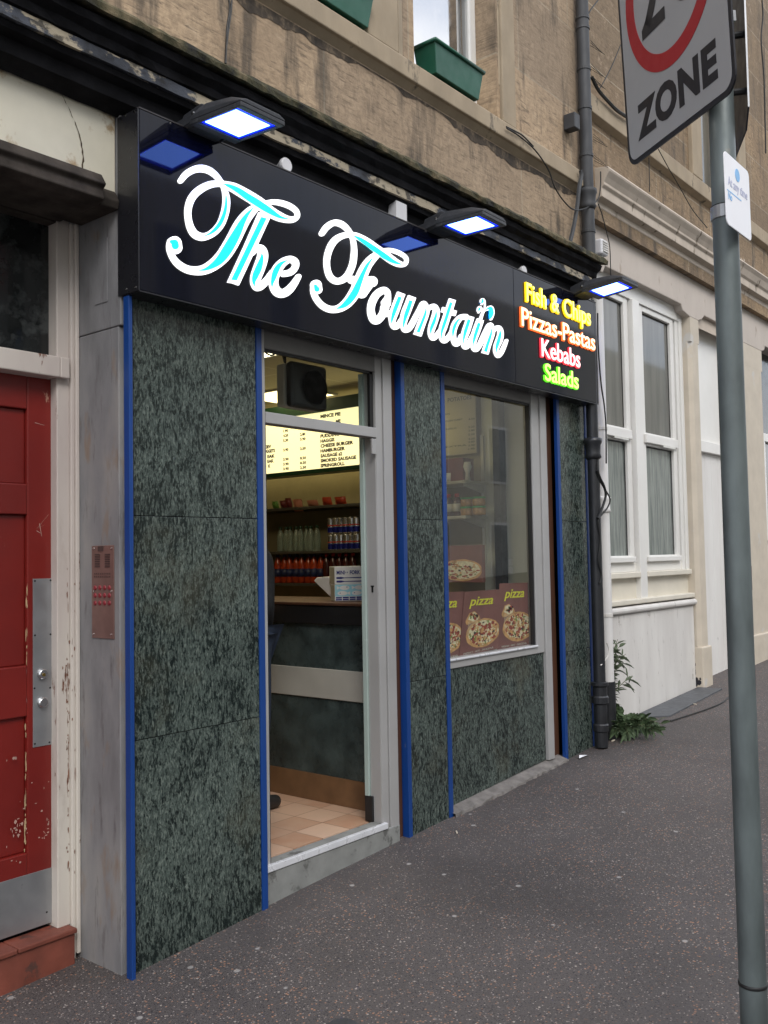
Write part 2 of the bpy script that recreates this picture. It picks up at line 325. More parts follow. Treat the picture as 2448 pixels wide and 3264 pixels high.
t=NT('white_stall_riser'); v=t.co((1,1,.22)); cc=t.ramp(t.noise(v,5,6),(.3,(.56,.54,.52)),(.7,(.68,.665,.64))); cc=t.mix(t.ramp(t.noise(v,22,7,.7),(.60,0.),(.70,.85)),cc,(.30,.28,.26)); cc=t.mix(t.ramp(t.noise(t.co((1,1,.6)),6,7,.75),(.64,0.),(.68,.7)),cc,(.22,.19,.16)); M['riser']=t.set(cc,.6); t.bump(t.noise(v,25,4),.1,.006)
t=NT('white_door_worn'); v=t.co((1,1,.3)); cc=t.mix(t.ramp(t.noise(v,10,8,.72),(.69,0.),(.71,1.)),t.ramp(t.noise(v,3,4),(.3,(.64,.62,.60)),(.7,(.74,.73,.71))),(.06,.06,.065)); M['wornwhite']=t.set(cc,.5)
M['creamsill']=paint('cream_gloss_sill',(.66,.62,.53),.4,.06,5,.03)
M['cornice_cream']=paint('cream_cornice_dirty',(.50,.43,.355),.75,.12,6,.2,dirt=(.16,.125,.09),dscale=7,dth=.60,streak=.35)
M['pipegrey']=paint('grey_cast_iron',(.042,.044,.048),.6,.3,7,.15,dirt=(.12,.07,.045),dscale=10,dth=.66,streak=.4)
M['pipeblack']=paint('black_cast_iron',(.014,.015,.018),.4,.3,7,.1)
M['pipewhite']=paint('white_drainpipe',(.66,.65,.64),.4,.06,4,.03,dirt=(.45,.38,.30),dscale=6,dth=.66,streak=.4)
M['cableblack']=paint('cable_black',(.012,.012,.012),.5)
M['cablewhite']=paint('cable_white',(.55,.53,.50),.5)
M['polegrey']=paint('galvanised_pole',(.112,.134,.136),.5,.32,9,.15,.25,dirt=(.17,.17,.15),dscale=16,dth=.68,streak=.35)
M['signgrey']=paint('sign_reflective_white',(.36,.36,.37),.55,.03,4,0)
M['signred']=paint('sign_red',(.36,.012,.02),.5,.05)
M['signink']=paint('sign_black',(.010,.010,.016),.45,.1)
M['platewhite']=paint('parking_plate_white',(.86,.86,.90),.35,.02,3,0)
M['plateblue']=paint('parking_plate_blue',(.16,.42,.75),.4)
M['plateyellow']=paint('parking_plate_ink',(.40,.42,.56),.4)
M['green']=paint('planter_green',(.008,.085,.05),.45,.14,5,.04)
M['leaf']=paint('weed_leaf',(.075,.115,.055),.55,.35,22,.05); M['leaf2']=paint('weed_leaf_pale',(.12,.155,.095),.55,.3,22,.05)
M['stem']=paint('weed_stem',(.10,.10,.05),.7)
M['slate']=paint('slate_hatch',(.075,.08,.088),.55,.2,8,.1)
M['butt']=paint('cigarette_paper',(.62,.55,.45),.8)
t=NT('shop_floor_tile'); v=t.co(rot=(0,0,R(0))); br=N(t.t,'ShaderNodeTexBrick'); br.offset=0; br.inputs['Scale'].default_value=1; br.inputs['Brick Width'].default_value=.2; br.inputs['Row Height'].default_value=.2; br.inputs['Mortar Size'].default_value=.003; br.inputs['Color1'].default_value=(.42,.235,.15,1); br.inputs['Color2'].default_value=(.60,.42,.31,1); br.inputs['Mortar'].default_value=(.24,.15,.10,1); t.l(v,br.inputs['Vector'])
M['floortile']=t.set(t.mix(t.ramp(t.noise(v,9,5),(.35,0.),(.7,.45)),br.outputs['Color'],(.50,.37,.27)),.4)
t=NT('ceiling_tile'); v=t.co(); br=N(t.t,'ShaderNodeTexBrick'); br.offset=0; br.inputs['Scale'].default_value=1; br.inputs['Brick Width'].default_value=.6; br.inputs['Row Height'].default_value=.6; br.inputs['Mortar Size'].default_value=.006; br.inputs['Color1'].default_value=(.52,.45,.30,1); br.inputs['Color2'].default_value=(.55,.48,.33,1); br.inputs['Mortar'].default_value=(.75,.68,.48,1); t.l(v,br.inputs['Vector'])
M['ceiling']=t.set(br.outputs['Color'],.8)
M['shopwall']=paint('shop_wall_beige',(.25,.21,.12),.7,.1)
M['shopwall_pale']=paint('shop_wall_pale',(.58,.60,.52),.6,.12,streak=.08)
M['marble']=paint('counter_dark_marble',(.040,.055,.054),.28,.55,9,0)
M['band']=paint('counter_grey_band',(.40,.39,.35),.4,.08)
M['wood']=paint('kick_board_wood',(.16,.085,.04),.5,.3,6,.03)
M['shelf']=paint('shelf_dark',(.06,.055,.045),.5)
M['shelfw']=paint('shelf_pale',(.50,.49,.42),.5)
M['board']=emit('menu_lit',(1.,.87,.45),.66)
M['menuink']=paint('menu_ink',(.012,.012,.010),.6)
M['panel']=emit('ceiling_light_lit',(1.,.80,.42),2.4)
M['fillpanel']=emit('added_fill_lit',(1.,.85,.55),3.2)  # glow of the added panel that brightens the shop interior
M['tape']=paint('red_tape',(.42,.03,.03),.5)
M['black']=paint('black_plastic',(.010,.010,.011),.45)
M['greyplastic']=paint('grey_plastic',(.62,.62,.58),.5)
t=NT('water_bottle'); M['water']=t.set((.62,.75,.68),.05,Transmission_Weight=.82,IOR=1.33)
M['capgreen']=paint('cap_dark_green',(.01,.045,.02),.4)
M['can']=paint('can_silver',(.62,.62,.63),.22,.05,5,0,.9); M['canblue']=paint('can_blue',(.012,.018,.22),.3,.1,5,0,.4); M['canred']=paint('can_red_mark',(.5,.03,.02),.4)
M['orange']=paint('orange_drink',(.36,.04,.008),.15,.15,14,0); M['cola']=paint('dark_cola',(.06,.012,.010),.15); M['capred']=paint('cap_red',(.50,.02,.02),.4); M['labeln']=paint('label_navy',(.02,.03,.10),.4); M['labelw']=paint('label_white',(.62,.60,.52),.5)
M['jar']=paint('jar_contents',(.36,.19,.05),.25,.4,60,0); M['lidgreen']=paint('lid_green',(.03,.33,.05),.4)
M['cr1']=paint('packet_pink',(.50,.20,.13),.35,.2); M['cr2']=paint('packet_red',(.42,.05,.02),.35,.3); M['cr3']=paint('packet_green',(.14,.30,.06),.35,.2); M['cr4']=paint('packet_maroon',(.17,.03,.03),.35,.2)
M['boxwhite']=paint('carton_white',(.74,.73,.70),.5,.03); M['navy']=paint('carton_navy',(.012,.016,.17),.5); M['cartonblue']=paint('carton_pale_blue',(.32,.62,.72),.5); M['cartongrey']=paint('carton_side',(.40,.38,.31),.6)
M['amber']=paint('amber_tub',(.60,.28,.05),.4)
M['pizzabg']=paint('pizza_poster_maroon',(.24,.095,.08),.4,.22,4,0); M['pizzatext']=paint('pizza_yellow',(.80,.76,.05),.5); M['crust']=paint('pizza_crust',(.66,.36,.14),.5,.35,30,0); M['cheese']=paint('pizza_cheese',(.85,.72,.48),.5,.25,40,0); M['tomato']=paint('pizza_tomato',(.36,.055,.03),.5,.3,40,0); M['olive']=paint('pizza_olive',(.04,.022,.018),.4); M['pepper']=paint('pizza_pepper',(.22,.28,.05),.5)
M['paper']=paint('price_list_paper',(.30,.265,.19),.7,.05)
M['jacket']=paint('jacket_black',(.012,.013,.016),.8,.2,20,.2); M['jeans']=paint('jeans_navy',(.025,.04,.075),.85,.2,40,.2); M['skin']=paint('skin',(.48,.27,.19),.5,.06,10,.03); M['hair']=paint('hair_dark',(.02,.014,.010),.6,.3,60,.3); M['shoe']=paint('shoe_black',(.015,.015,.015),.5); M['eyewhite']=paint('eye_white',(.7,.68,.66),.3); M['iris']=paint('iris_dark',(.03,.02,.015),.2); M['lips']=paint('lips',(.36,.13,.11),.5)

# ================================================================ SETTING
GX=[(-60,-1.58-.05*62.2),(2.2,-1.58),(6.5,-1.32),(9.75,-1.16),(80,-1.16+.045*70.25)]
def gz(x,y=3.1):
    for (a,za),(b,zb) in zip(GX,GX[1:]):
        if x<=b or b==80: break
    z=za+(zb-za)*(x-a)/(b-a)
    return z+ZC-.018*(3.1-y)
def sheet(name,xs,ys,zf,mat):
    mb=MB(); nx,ny=len(xs),len(ys)
    mb.add([(x,y,zf(x,y)) for x in xs for y in ys],[(i*ny+j,(i+1)*ny+j,(i+1)*ny+j+1,i*ny+j+1) for i in range(nx-1) for j in range(ny-1)])
    return mb.build(name,mat,kind='structure',smooth=False)
XS=[-60,-30,-10,-4,0,1,1.6,2.2,2.8,3.4,4,4.6,5.2,5.8,6.5,7.3,8.2,9,9.75,11,14,20,30,50,80]
und=lambda x,y:gz(x,y)+.004*math.sin(x*3.1+y*2)*math.sin(y*4.3+x)
sheet('pavement',XS,[.5+.25*i for i in range(13)],lambda x,y:und(x,y) if abs(x)<15 else gz(x,y),M['pavement'])
mb=MB()
for a,b in zip(XS,XS[1:]): mb.add([(a,.34,gz(a,.5)-.14),(b,.34,gz(b,.5)-.14),(b,.34,gz(b,.5)+.002),(a,.34,gz(a,.5)+.002),(a,.5,gz(a,.5)-.14),(b,.5,gz(b,.5)-.14),(b,.5,gz(b,.5)+.002),(a,.5,gz(a,.5)+.002)],[(0,1,2,3),(3,2,6,7),(4,7,6,5)])
mb.build('kerb',M['concrete'],kind='structure')
sheet('road',XS,[-60,-30,-8,-3,.34],lambda x,y:gz(x,.34)-.12,M['asphalt'])

# ================================================================ TENEMENT above the shop
SY=3.12
ten=thing('tenement_building','sooty tan sandstone tenement above the takeaway sign with white windows and black cornice','building',(2.2,3.3,0))
mb=MB(); zb,zt,zh,ztop=ZC+2.12,ZC+2.745,6.35,9.2
wins=[(.55,1.4),(2.83,3.70),(4.15,5.02)]
mb.box(-8,6.22,SY,3.5,zb,zt)
xs=[-8]+[q for w_ in wins for q in w_]+[6.22]
for i in range(0,len(xs),2): mb.box(xs[i],xs[i+1],SY,3.5,zt,zh)
mb.box(-8,6.22,SY,3.5,zh,ztop)
mb.build('wall',M['sandstone'],ten)
# sill course
mb=MB(); zl=ZC+2.605
mb.profx([(3.13,zl-.02),(3.085,zl+.02),(3.068,zl+.025),(3.068,zt-.012),(3.08,zt),(3.3,zt+.012),(3.3,zl-.02)],-8,6.2)
mb.build('sill_course',M['dressed'],ten,bevel=.006)
mb=MB(); rnd=random.Random(9); n=520; vs=[]; ph=[rnd.random()*6 for _ in range(6)]
for i in range(n+1):
    x=-8+14.2*i/n; d=.028+.020*math.sin(x*2.1+ph[0])+.022*max(0,math.sin(x*3.7+ph[1]))+.014*math.sin(x*11+ph[2])+.008*math.sin(x*27+ph[3])+rnd.uniform(-.006,.006); d=max(.006,d)
    vs+=[(x,SY-.0022,zl-.019),(x,SY-.0022,zl-.021-d)]
mb.add(vs,[(2*i,2*i+1,2*i+3,2*i+2) for i in range(n)]).build('soot_crust',M['crustsoot'],ten)
# raised margins and piers
for a,b in ((3.72,3.98),(5.05,5.21),(2.62,2.81),(1.42,1.6),(.3,.53)):
    MB().profz([(a,3.14),(a,3.095),(b,3.095),(b,3.14)],zt+.012,zh).build('window_margin',M['dressed'],ten,bevel=.008)
MB().profz([(3.981,3.14),(3.981,3.095),(4.15,3.16),(4.15,3.2)],zt+.012,zh).build('chamfered_jamb',M['dressed'],ten,bevel=.004)
MB().profz([(5.021,3.2),(5.021,3.15),(5.049,3.11),(5.049,3.2)],zt+.25,zh).build('chamfered_jamb',M['dressed'],ten,bevel=.004)
for a,b in wins:
    f=MB(); y0,y1=3.27,3.33; e=.075
    f.box(a,a+e,y0,y1,zt+.01,zh); f.box(b-e,b,y0,y1,zt+.01,zh); f.box(a+e,b-e,y0,y1,zt+.01,zt+.10); f.box(a+e,b-e,y0,y1,zh-.08,zh)
    f.box(a+e,b-e,y0+.01,y1,5.2,5.26); f.box(b-e-.03,b-e,y0-.02,y0,zt+.01,zh); f.box(a+e,a+e+.03,y0-.02,y0,zt+.01,zh)
    fr=f.build('window_frame',M['upvc'],ten,bevel=.006)
    MB().box(a+e,b-e,3.30,3.312,zt+.10,5.2).build('pane',M['skyglass'],fr); MB().box(a+e,b-e,3.305,3.317,5.26,zh-.08).build('pane',M['skyglass'],fr)
    MB().box(a,b,3.40,3.42,zt+.01,zh).build('curtain',M['curtpane'],fr)
# cornice with weathered top, peeling fillet and dark soffit; its lower edge is ragged
def cornz(pts,x0,x1,n,jit,name,mat,parent):
    mb=MB(); rnd=random.Random(len(name)); k=len(pts); vs=[]
    for i in range(n+1):
        x=x0+(x1-x0)*i/n
        for y,z in pts:
            vs.append((x,y+rnd.uniform(-jit,jit),z+rnd.uniform(-jit,jit)))
    fs=[(i*k+j,i*k+(j+1)%k,(i+1)*k+(j+1)%k,(i+1)*k+j) for i in range(n) for j in range(k)]
    fs+=[tuple(range(k)),tuple(range(n*k+k-1,n*k-1,-1))]
    return mb.add(vs,fs).build(name,mat,parent)
Z=ZC
cornz([(3.125,Z+2.19),(2.905,Z+2.062),(2.895,Z+2.045),(2.90,Z+2.022),(2.95,Z+2.03),(3.125,Z+2.10)],-8,6.07,260,.004,'cornice_top',M['moss'],ten)
cornz([(3.125,Z+2.095),(2.955,Z+2.022),(2.925,Z+2.012),(2.935,Z+1.985),(2.965,Z+1.965),(2.975,Z+1.935),(3.0,Z+1.93),(3.125,Z+1.93)],-8,6.04,220,.003,'cornice',M['cornice'],ten)
cornz([(3.1,Z+1.93),(2.985,Z+1.93),(2.985,Z+1.886),(3.1,Z+1.886)],-8,6.0,240,.0025,'cornice_fillet',M['fillet'],ten)
cornz([(3.13,Z+1.884),(3.0,Z+1.884),(3.01,Z+1.862),(3.05,Z+1.85),(3.06,Z+1.80),(3.10,Z+1.785),(3.13,Z+1.77)],-8,6.0,200,.002,'cornice_bed_mould',M['cornice'],ten)
MB().box(-8,6.2,3.305,3.5,Z+1.6,Z+2.12).build('cornice_backing',M['darkboard'],ten)

# second tenement to the right, above the cream shopfront
t2=thing('tenement_building','tan sandstone tenement above the cream shopfront behind the road sign','building',(6.3,3.3,0))
mb=MB(); w2=[(8.55,9.55),(11.2,12.2)]; b2=Z+3.41
mb.box(6.225,22,SY+.02,3.5,Z+2.5,b2)
xs=[6.225,8.55,9.55,11.2,12.2,22]
for i in range(0,6,2): mb.box(xs[i],xs[i+1],SY+.02,3.5,b2,7.2)
mb.box(6.225,22,SY+.02,3.5,7.2,9.6); mb.build('wall',M['sandstone_b'],t2)
MB().profx([(3.15,Z+3.24),(3.10,Z+3.26),(3.085,Z+3.265),(3.085,Z+3.40),(3.10,Z+3.41),(3.3,Z+3.42),(3.3,Z+3.24)],6.24,22).build('sill_course',M['dressed'],t2,bevel=.006)
for a,b in ((8.3,8.54),(9.56,9.78),(10.95,11.19)): MB().box(a,b,3.10,3.145,b2+.012,7.2).build('window_margin',M['dressed'],t2,bevel=.008)
for a,b in w2:
    f=MB(); f.box(a,a+.09,3.24,3.32,b2+.02,7.2); f.box(b-.09,b,3.24,3.32,b2+.02,7.2); f.box(a+.09,b-.09,3.24,3.32,b2+.02,b2+.12); f.box(a+.09,b-.09,3.24,3.32,6.0,6.06)
    fr=f.build('window_frame',M['upvc'],t2,bevel=.006); MB().box(a+.09,b-.09,3.28,3.29,b2+.12,6.).build('pane',M['curtpane'],fr); MB().box(a+.09,b-.09,3.285,3.295,6.06,7.2).build('pane',M['curtpane'],fr)

# tenement across the street (seen only as a reflection)
t3=thing('tenement_building','long sandstone tenement across the road, mirrored in the shop glass','building',(6,-10,-.6))
MB().box(-22,40,-12,-9.5,-2.5,9.5).build('wall',M['palestone'],t3)
for i in range(14):
    for k in range(3):
        x=-14+3.2*i; z=.8+3.0*k; f=MB(); f.box(x,x+1.1,-9.5,-9.46,z,z+1.8); o=f.build('window',M['upvc'],t3); MB().box(x+.08,x+1.02,-9.46,-9.45,z+.08,z+1.72).build('pane',M['palepane'],o)

# ================================================================ STAIR ENTRANCE (red door)
X0=2.187
st=thing('stair_entrance','recessed stair entrance with red door, cracked cream fascia and grey stone reveal','entrance',(1.6,3.4,gz(2,3.3)))
MB().box(-.4,X0-.002,3.14,3.3,Z+1.42,Z+1.90).build('fascia_panel',M['cream_fascia'],st,bevel=.006)
mb=MB(); cp=[at('a',x,y,Y=3.138) for x,y in ((0,325),(90,365),(180,415),(270,448),(330,500),(380,590),(420,670),(455,760),(480,860),(488,940),(485,1010),(483,1082))]
cp=catmull(cp,4); rnd=random.Random(3); L_=[];R_=[]
for i,p in enumerate(cp):
    ww=.0016+.0022*abs(math.sin(i*1.7)); j=rnd.uniform(-.003,.003); L_.append(p+Vector((-ww+j,0,ww))); R_.append(p+Vector((ww+j,0,-ww)))
n=len(cp); mb.add(L_+R_,[(i,i+1,n+i+1,n+i) for i in range(n-1)])
for x,y,s in ((300,445,.018),(345,478,.02),(410,495,.02),(480,530,.016),(520,550,.02),(640,615,.018),(555,560,.012)):
    p=at('a',x,y,Y=3.138); mb.add([p+Vector((-s,0,.006)),p+Vector((0,0,.004)),p+Vector((s*1.1,0,-.004)),p+Vector((s*.4,0,-.010)),p+Vector((-s*.5,0,-.002))],[(0,1,2,3,4)])
mb.build('crack',M['crack'],st)
mb=MB(); mb.profx([(3.141,Z+1.52),(3.10,Z+1.50),(3.07,Z+1.455),(3.09,Z+1.44),(3.085,Z+1.40),(3.13,Z+1.385),(3.40,Z+1.385),(3.40,Z+1.52)],-.4,X0-.09)
mb.profx([(3.141,Z+1.47),(3.125,Z+1.45),(3.11,Z+1.42),(3.12,Z+1.39),(3.38,Z+1.388),(3.38,Z+1.47)],X0-.09,X0-.003); mb.build('lintel',M['lintel'],st,bevel=.006)
# grey stone reveal / pilaster
j1=Z+at('c4',590,100,X=X0).z-ZC
mb=MB(); mb.box(X0,X0+.045,3.13,3.50,gz(2.2)-.05,j1-.002); lo=mb.build('pilaster',M['pilaster'],st,bevel=.004)
mb=MB(); mb.box(X0,X0+.045,3.115,3.50,j1+.001,Z+1.9); mb.build('pilaster',M['pilaster'],st,bevel=.004)
mb=MB(); mb.box(X0-.003,X0,3.20,3.285,j1+.11,j1+.37); pp=mb.build('patch_plate',M['pilaster'],st,bevel=.001)
# frame
FY=3.42; zs=Z+at('d8',217,2962-1800,Y=3.38).z*0 + (at('s',217,2962,Y=3.38).z)
zs=at('s',217,2962,Y=3.38).z
xi=at('c8',228,800,Y=3.462).x; zh1=at('a',400,1330,Y=FY).z; tb0=at('c4',400,390,Y=FY).z; tb1=at('c4',400,270,Y=FY).z
mb=MB(); mb.box(xi,X0-.035,FY,FY+.09,zs-.002,Z+1.45); mb.build('door_frame',M['oldwhite'],st,bevel=.004)
mb=MB(); mb.box(X0-.035,X0-.018,FY-.012,FY+.05,gz(2.1,3.4)+.0,Z+1.40); mb.box(X0-.018,X0-.001,FY-.022,FY+.05,gz(2.1,3.4)+.02,Z+1.40); mb.build('frame_moulding',M['oldwhite'],st,bevel=.004)
mb=MB(); mb.box(.4,xi-.001,FY-.03,FY+.09,tb0,tb1); mb.box(xi-.001,X0-.05,FY-.03,FY-.001,tb0,tb1); mb.build('transom_bar',M['oldwhite'],st,bevel=.005)
mb=MB(); mb.box(.4,xi-.001,FY,FY+.09,zh1,Z+1.45); mb.box(.4,xi+.02,FY-.02,FY-.001,zh1+.03,Z+1.40); mb.build('frame_head',M['lintel'],st,bevel=.004)
MB().box(.4,xi+.01,FY+.06,FY+.07,tb1,zh1).build('transom_pane',M['darkpane'],st)
mb=MB(); mb.box(.5,.62,FY,FY+.09,zs,Z+1.45); mb.build('door_frame',M['oldwhite'],st,bevel=.004)
MB().box(-.4,.5,3.25,3.5,-1,Z+1.5).build('side_wall',M['pilaster'],st)
# red door with sunk panels
DY=3.465; dx0,dx1=.63,xi+.006; dz0,dz1=zs+.012,tb0+.01
d=MB(); 
pc=[(.80,at('c4',160,700,Y=DY).x)]
pz=[(dz0+.52,at('d8',0,750,Y=DY).z+.0),(at('d8',0,490,Y=DY).z,at('c4',0,1190,Y=DY).z),(at('c4',0,990,Y=DY).z,at('c4',0,555,Y=DY).z)]
px0=.80; px1=at('c4',160,700,Y=DY).x; pm=(px0+px1)/2
zc=[dz0+.30,at('d8',0,750,Y=DY).z, at('d8',130,485,Y=DY).z,at('c4',160,1180,Y=DY).z, at('c4',160,1000,Y=DY).z,at('c4',160,560,Y=DY).z]
d.box(dx0,px0,DY,DY+.045,dz0,dz1); d.box(px1,dx1,DY,DY+.045,dz0,dz1)
rails=[(dz0,zc[0]),(zc[1],zc[2]),(zc[3],zc[4]),(zc[5],dz1)]
for a,b in rails: d.box(px0,px1,DY,DY+.045,a,b)
d.box(px0,px1,DY+.018,DY+.04,zc[0],zc[1]); d.box(px0,px1,DY+.018,DY+.04,zc[2],zc[3]); d.box(px0,px1,DY+.018,DY+.04,zc[4],zc[5])
door=d.build('door',M['red'],st,bevel=.005)
def onD(x,y,Y=DY): return at('d8',x,y,Y=Y)
p0=onD(157,880); p1=onD(247,65); sx0,sx1=onD(157,400).x,dx1-.004
mb=MB(); mb.box(sx0,sx1,DY-.003,DY,onD(160,880).z,onD(160,68).z); pl=mb.build('push_plate',M['steel'],door,bevel=.001)
kz=onD(200,1470).z; mb=MB(); mb.box(dx0+.02,dx1-.004,DY-.003,DY,dz0+.003,kz); mb.build('kick_plate',M['steel'],door,bevel=.001)
for y in (525,662):
    c_=onD(203,y,Y=DY-.003); mb=MB(); mb.lathe([(.0,-.016),(.017,-.016),(.021,-.011),(.023,-.002),(.023,0)],c_,20,'y'); mb.build('lock',M['chrome'],door,smooth=False,bevel=.001)
c_=onD(212,530,Y=DY-.020); MB().lathe([(0,-.001),(.007,-.001),(.007,.004),(0,.004)],c_,12,'y').build('lock_cylinder',M['brass'],door)
mb=MB()
for x,y in ((168,78),(243,75),(168,340),(243,335),(166,595),(241,592),(168,862),(238,855),(225,1672)):
    c_=onD(x,y,Y=DY-.003); mb.lathe([(0,-.002),(.004,-.001),(.004,0)],c_,8,'y')
mb.build('screw',M['gasket'],door)
MB().box(-.4,X0,3.56,3.60,-.5,Z+1.9).build('back_wall',M['darkboard'],st)
wr=random.Random(15)
def chip(mb,c,su,sv,n=7):
    r0=wr.random()*6; mb.add([(c.x+su*math.cos(r0+6.283*i/n)*(.45+.6*wr.random()),c.y,c.z+sv*math.sin(r0+6.283*i/n)*(.45+.6*wr.random())) for i in range(n)],[tuple(range(n))])
mb=MB()
for k in range(46):
    y=100+1320*wr.random(); x=128-.006*(y-100)+wr.uniform(-3,3)
    if 470<y<760: continue
    chip(mb,onD(x,y,DY-.0006-.00001*k),.0015+.002*wr.random(),.008+.03*wr.random()**2)
mb.build('edge_wear',M['wear'],door)
mb=MB()
for k in range(60):
    x,y=(wr.gauss(85,22),wr.gauss(1280,22)) if k<24 else (wr.gauss(225,14),wr.gauss(1275,50)) if k<44 else (wr.uniform(20,235),wr.uniform(900,1440))
    if x>240: continue
    chip(mb,onD(x,y,DY-.0007-.00001*k),.002+.006*wr.random()**2,.002+.008*wr.random()**2)
for (xa_,ya_),(xb_,yb_) in (((285,1180),(215,1265)),((232,1232),(245,1308)),((262,1240),(222,1262)),((215,1275),(240,1290)),((205,640),(260,655))):
    a_=at('c4',xa_,ya_,Y=DY-.0008); b_=at('c4',xb_,yb_,Y=DY-.0008); q_=Vector((.0016,0,.001)); mb.add([a_-q_,a_+q_,b_+q_*.5,b_-q_*.5],[(0,1,2,3)])
mb.build('scuff_marks',M['scuff'],door)
mb=MB()
for k in range(110):
    y=1500*wr.random()**.8 ; x=wr.choice((325,325,330,345,362))+wr.uniform(-4,4)
    if k>80: x,y=wr.gauss(318,9),wr.gauss(560,30)
    if x>334: Yc=FY-.0125
    else: Yc=FY-.0008
    c_=onD(x,y,Yc-.00001*k)
    if Yc<FY-.01 and not (X0-.034<c_.x<X0-.019): continue
    if Yc>FY-.01 and c_.x>X0-.037: continue
    chip(mb,c_,.0012+.003*wr.random()**2,.006+.03*wr.random()**2)
mb.build('peeling_paint',M['primer'],st)
# red tile step
mb=MB(); mb.box(.5,X0-.045,3.372,3.47,-.35,zs-.022); mb.build('step_riser',M['terracotta'],st,bevel=.004)
mb=MB()
for a,b in ((.5,1.0),(1.003,1.30),(1.303,1.60),(1.603,1.895),(1.898,X0-.04)): mb.box(a,b,3.362,3.48,zs-.02,zs)
mb.build('step_tread',M['terracotta'],st,bevel=.005)
# intercom
ic=thing('intercom_panel','copper coloured door entry panel with twelve red buttons on the grey stone reveal','intercom',(X0,3.27,1.0))
def onP(x,y,X=X0-.004): return at('c4',x,y,X=X)
a=onP(538,1365);b=onP(670,1905); ya,yb=a.y,b.y; za,zb_=onP(600,1908).z,onP(600,1362).z
MB().box(X0-.004,X0,min(ya,yb),max(ya,yb),za,zb_).build('plate',M['copper'],ic,bevel=.0015)
for x in (573,632):
    c_=onP(x,1448); mb=MB(); 
    for k in range(8): mb.box(X0-.006,X0-.004,c_.y-.017,c_.y+.017,c_.z-.028+.007*k,c_.z-.024+.007*k)
    mb.build('speaker_grille',M['copper_dark'],ic)
c_=onP(592,1380); MB().box(X0-.006,X0-.004,c_.y-.018,c_.y+.018,c_.z-.010,c_.z+.010).build('name_plate',M['copper_dark'],ic)
for yy in (1610,1655,1700):
    for xx in (560,587,615,643):
        c_=onP(xx,yy); MB().lathe([(0,-.005),(.008,-.004),(.010,0)],c_,12,'x').build('button',M['button'],ic)
mb=MB()
for xx,yy in ((551,1380),(655,1378),(551,1882),(655,1885),(553,1630),(655,1630)):
    c_=onP(xx,yy); mb.lathe([(0,-.003),(.0045,-.002),(.005,0)],c_,8,'x')
mb.build('screw',M['chrome'],ic)
mb=MB()
for yy in (1528,1545):
    for k in range(9):
        c_=onP(558+k*11,yy); mb.box(X0-.0055,X0-.004,c_.y-.0025,c_.y+.0025,c_.z-.003,c_.z+.003)
mb.build('panel_lettering',M['copper_dark'],ic)

# ================================================================ TAKEAWAY SHOPFRONT
GY=3.10; ZS=Z+1.047
sh=thing('takeaway_shopfront','fish and chip takeaway shopfront of green-grey granite panels with blue trims and open doorway','shopfront',(4.1,3.1,gz(4.1)))
def panel(xl,xr,zl,zh_,mat,y=GY,dep=.03,slope=False):
    a=.0015
    za_,zb2=(gz(xl)-.02,gz(xr)-.02) if slope else (zl,zl)
    MB().prism([(xl+a,y,za_+a),(xr-a,y,zb2+a),(xr-a,y,zh_-a),(xl+a,y,zh_-a)],(0,dep,0)).build('granite_panel',M[mat],sh,bevel=.0015)
def sx(a_,x,y,Y=GY): return at(a_,x,y,Y=Y).x
def sz(a_,x,y,Y=GY): return at(a_,x,y,Y=Y).z
xa=sx('c8',597,800); xb=sx('c8',1150,800)
zA=(sz('c8',600,500)+sz('c8',1145,393))/2; zB=(sz('c4',797,1195)+sz('c4',1520,1197))/2
panel(xa,xb,0,zA,'granite_b',slope=True); panel(xa,xb,zA,zB,'granite'); panel(xa,xb,zB,ZS+.4,'granite')
def strip(xl,xr,y0,y1,zb_=None,zt_=ZS+.3):
    zz=(gz((xl+xr)/2)-.01) if zb_ is None else zb_
    MB().box(xl,xr,y0,y1,zz,zt_).build('corner_strip',M['blue'],sh,bevel=.003)
MB().box(X0,sx('c8',596,800,3.062),3.062,3.098,gz(2.2)-.01,Z+1.04).build('corner_strip',M['blue'],sh,bevel=.003)
xc=sx('c8',1177,1000); strip(xb,xc,GY-.006,GY+.05)
# pillar between door and window
xd=sx('b1',489,700); xe=sx('b1',516,700); xf=sx('b1',632,500); xg=sx('b1',651,690)
xd=xe-.03; ys1=at('b1',487.5,770,X=xd).y; MB().box(xd,xe,GY-.006,ys1,gz(xd)-.01,ZS+.3).build('corner_strip',M['blue'],sh,bevel=.002)
zP=(sz('b1',512,275)+sz('b1',625,255))/2; zP2=sz('c6',60,1120)
panel(xe,xf,0,zP,'granite_b',slope=True); panel(xe,xf,zP,zP2,'granite'); panel(xe,xf,zP2,ZS+.4,'granite_b')
xg=xf+.035; strip(xf,xg,GY-.006,GY+.05)
# pillar right of window
xh=sx('b1',990,400); xi2=sx('b1',1016,500); xj=sx('b1',1096,400); xk=sx('b1',1103,440)
xh=xi2-.035; ys2=at('b1',1000,525,X=xh).y; MB().box(xh,xi2,GY-.006,ys2,gz(xh)-.01,ZS+.3).build('corner_strip',M['blue'],sh,bevel=.002)
print('ys',ys1,ys2)
zQ=(sz('b1',1010,180)+sz('b1',1090,165))/2; zQ2=sz('c6',960,1130)
panel(xi2,xj,0,zQ,'granite_b',slope=True); panel(xi2,xj,zQ,zQ2,'granite'); panel(xi2,xj,zQ2,ZS+.4,'granite_b')
strip(xj,xk,GY-.006,GY+.04)
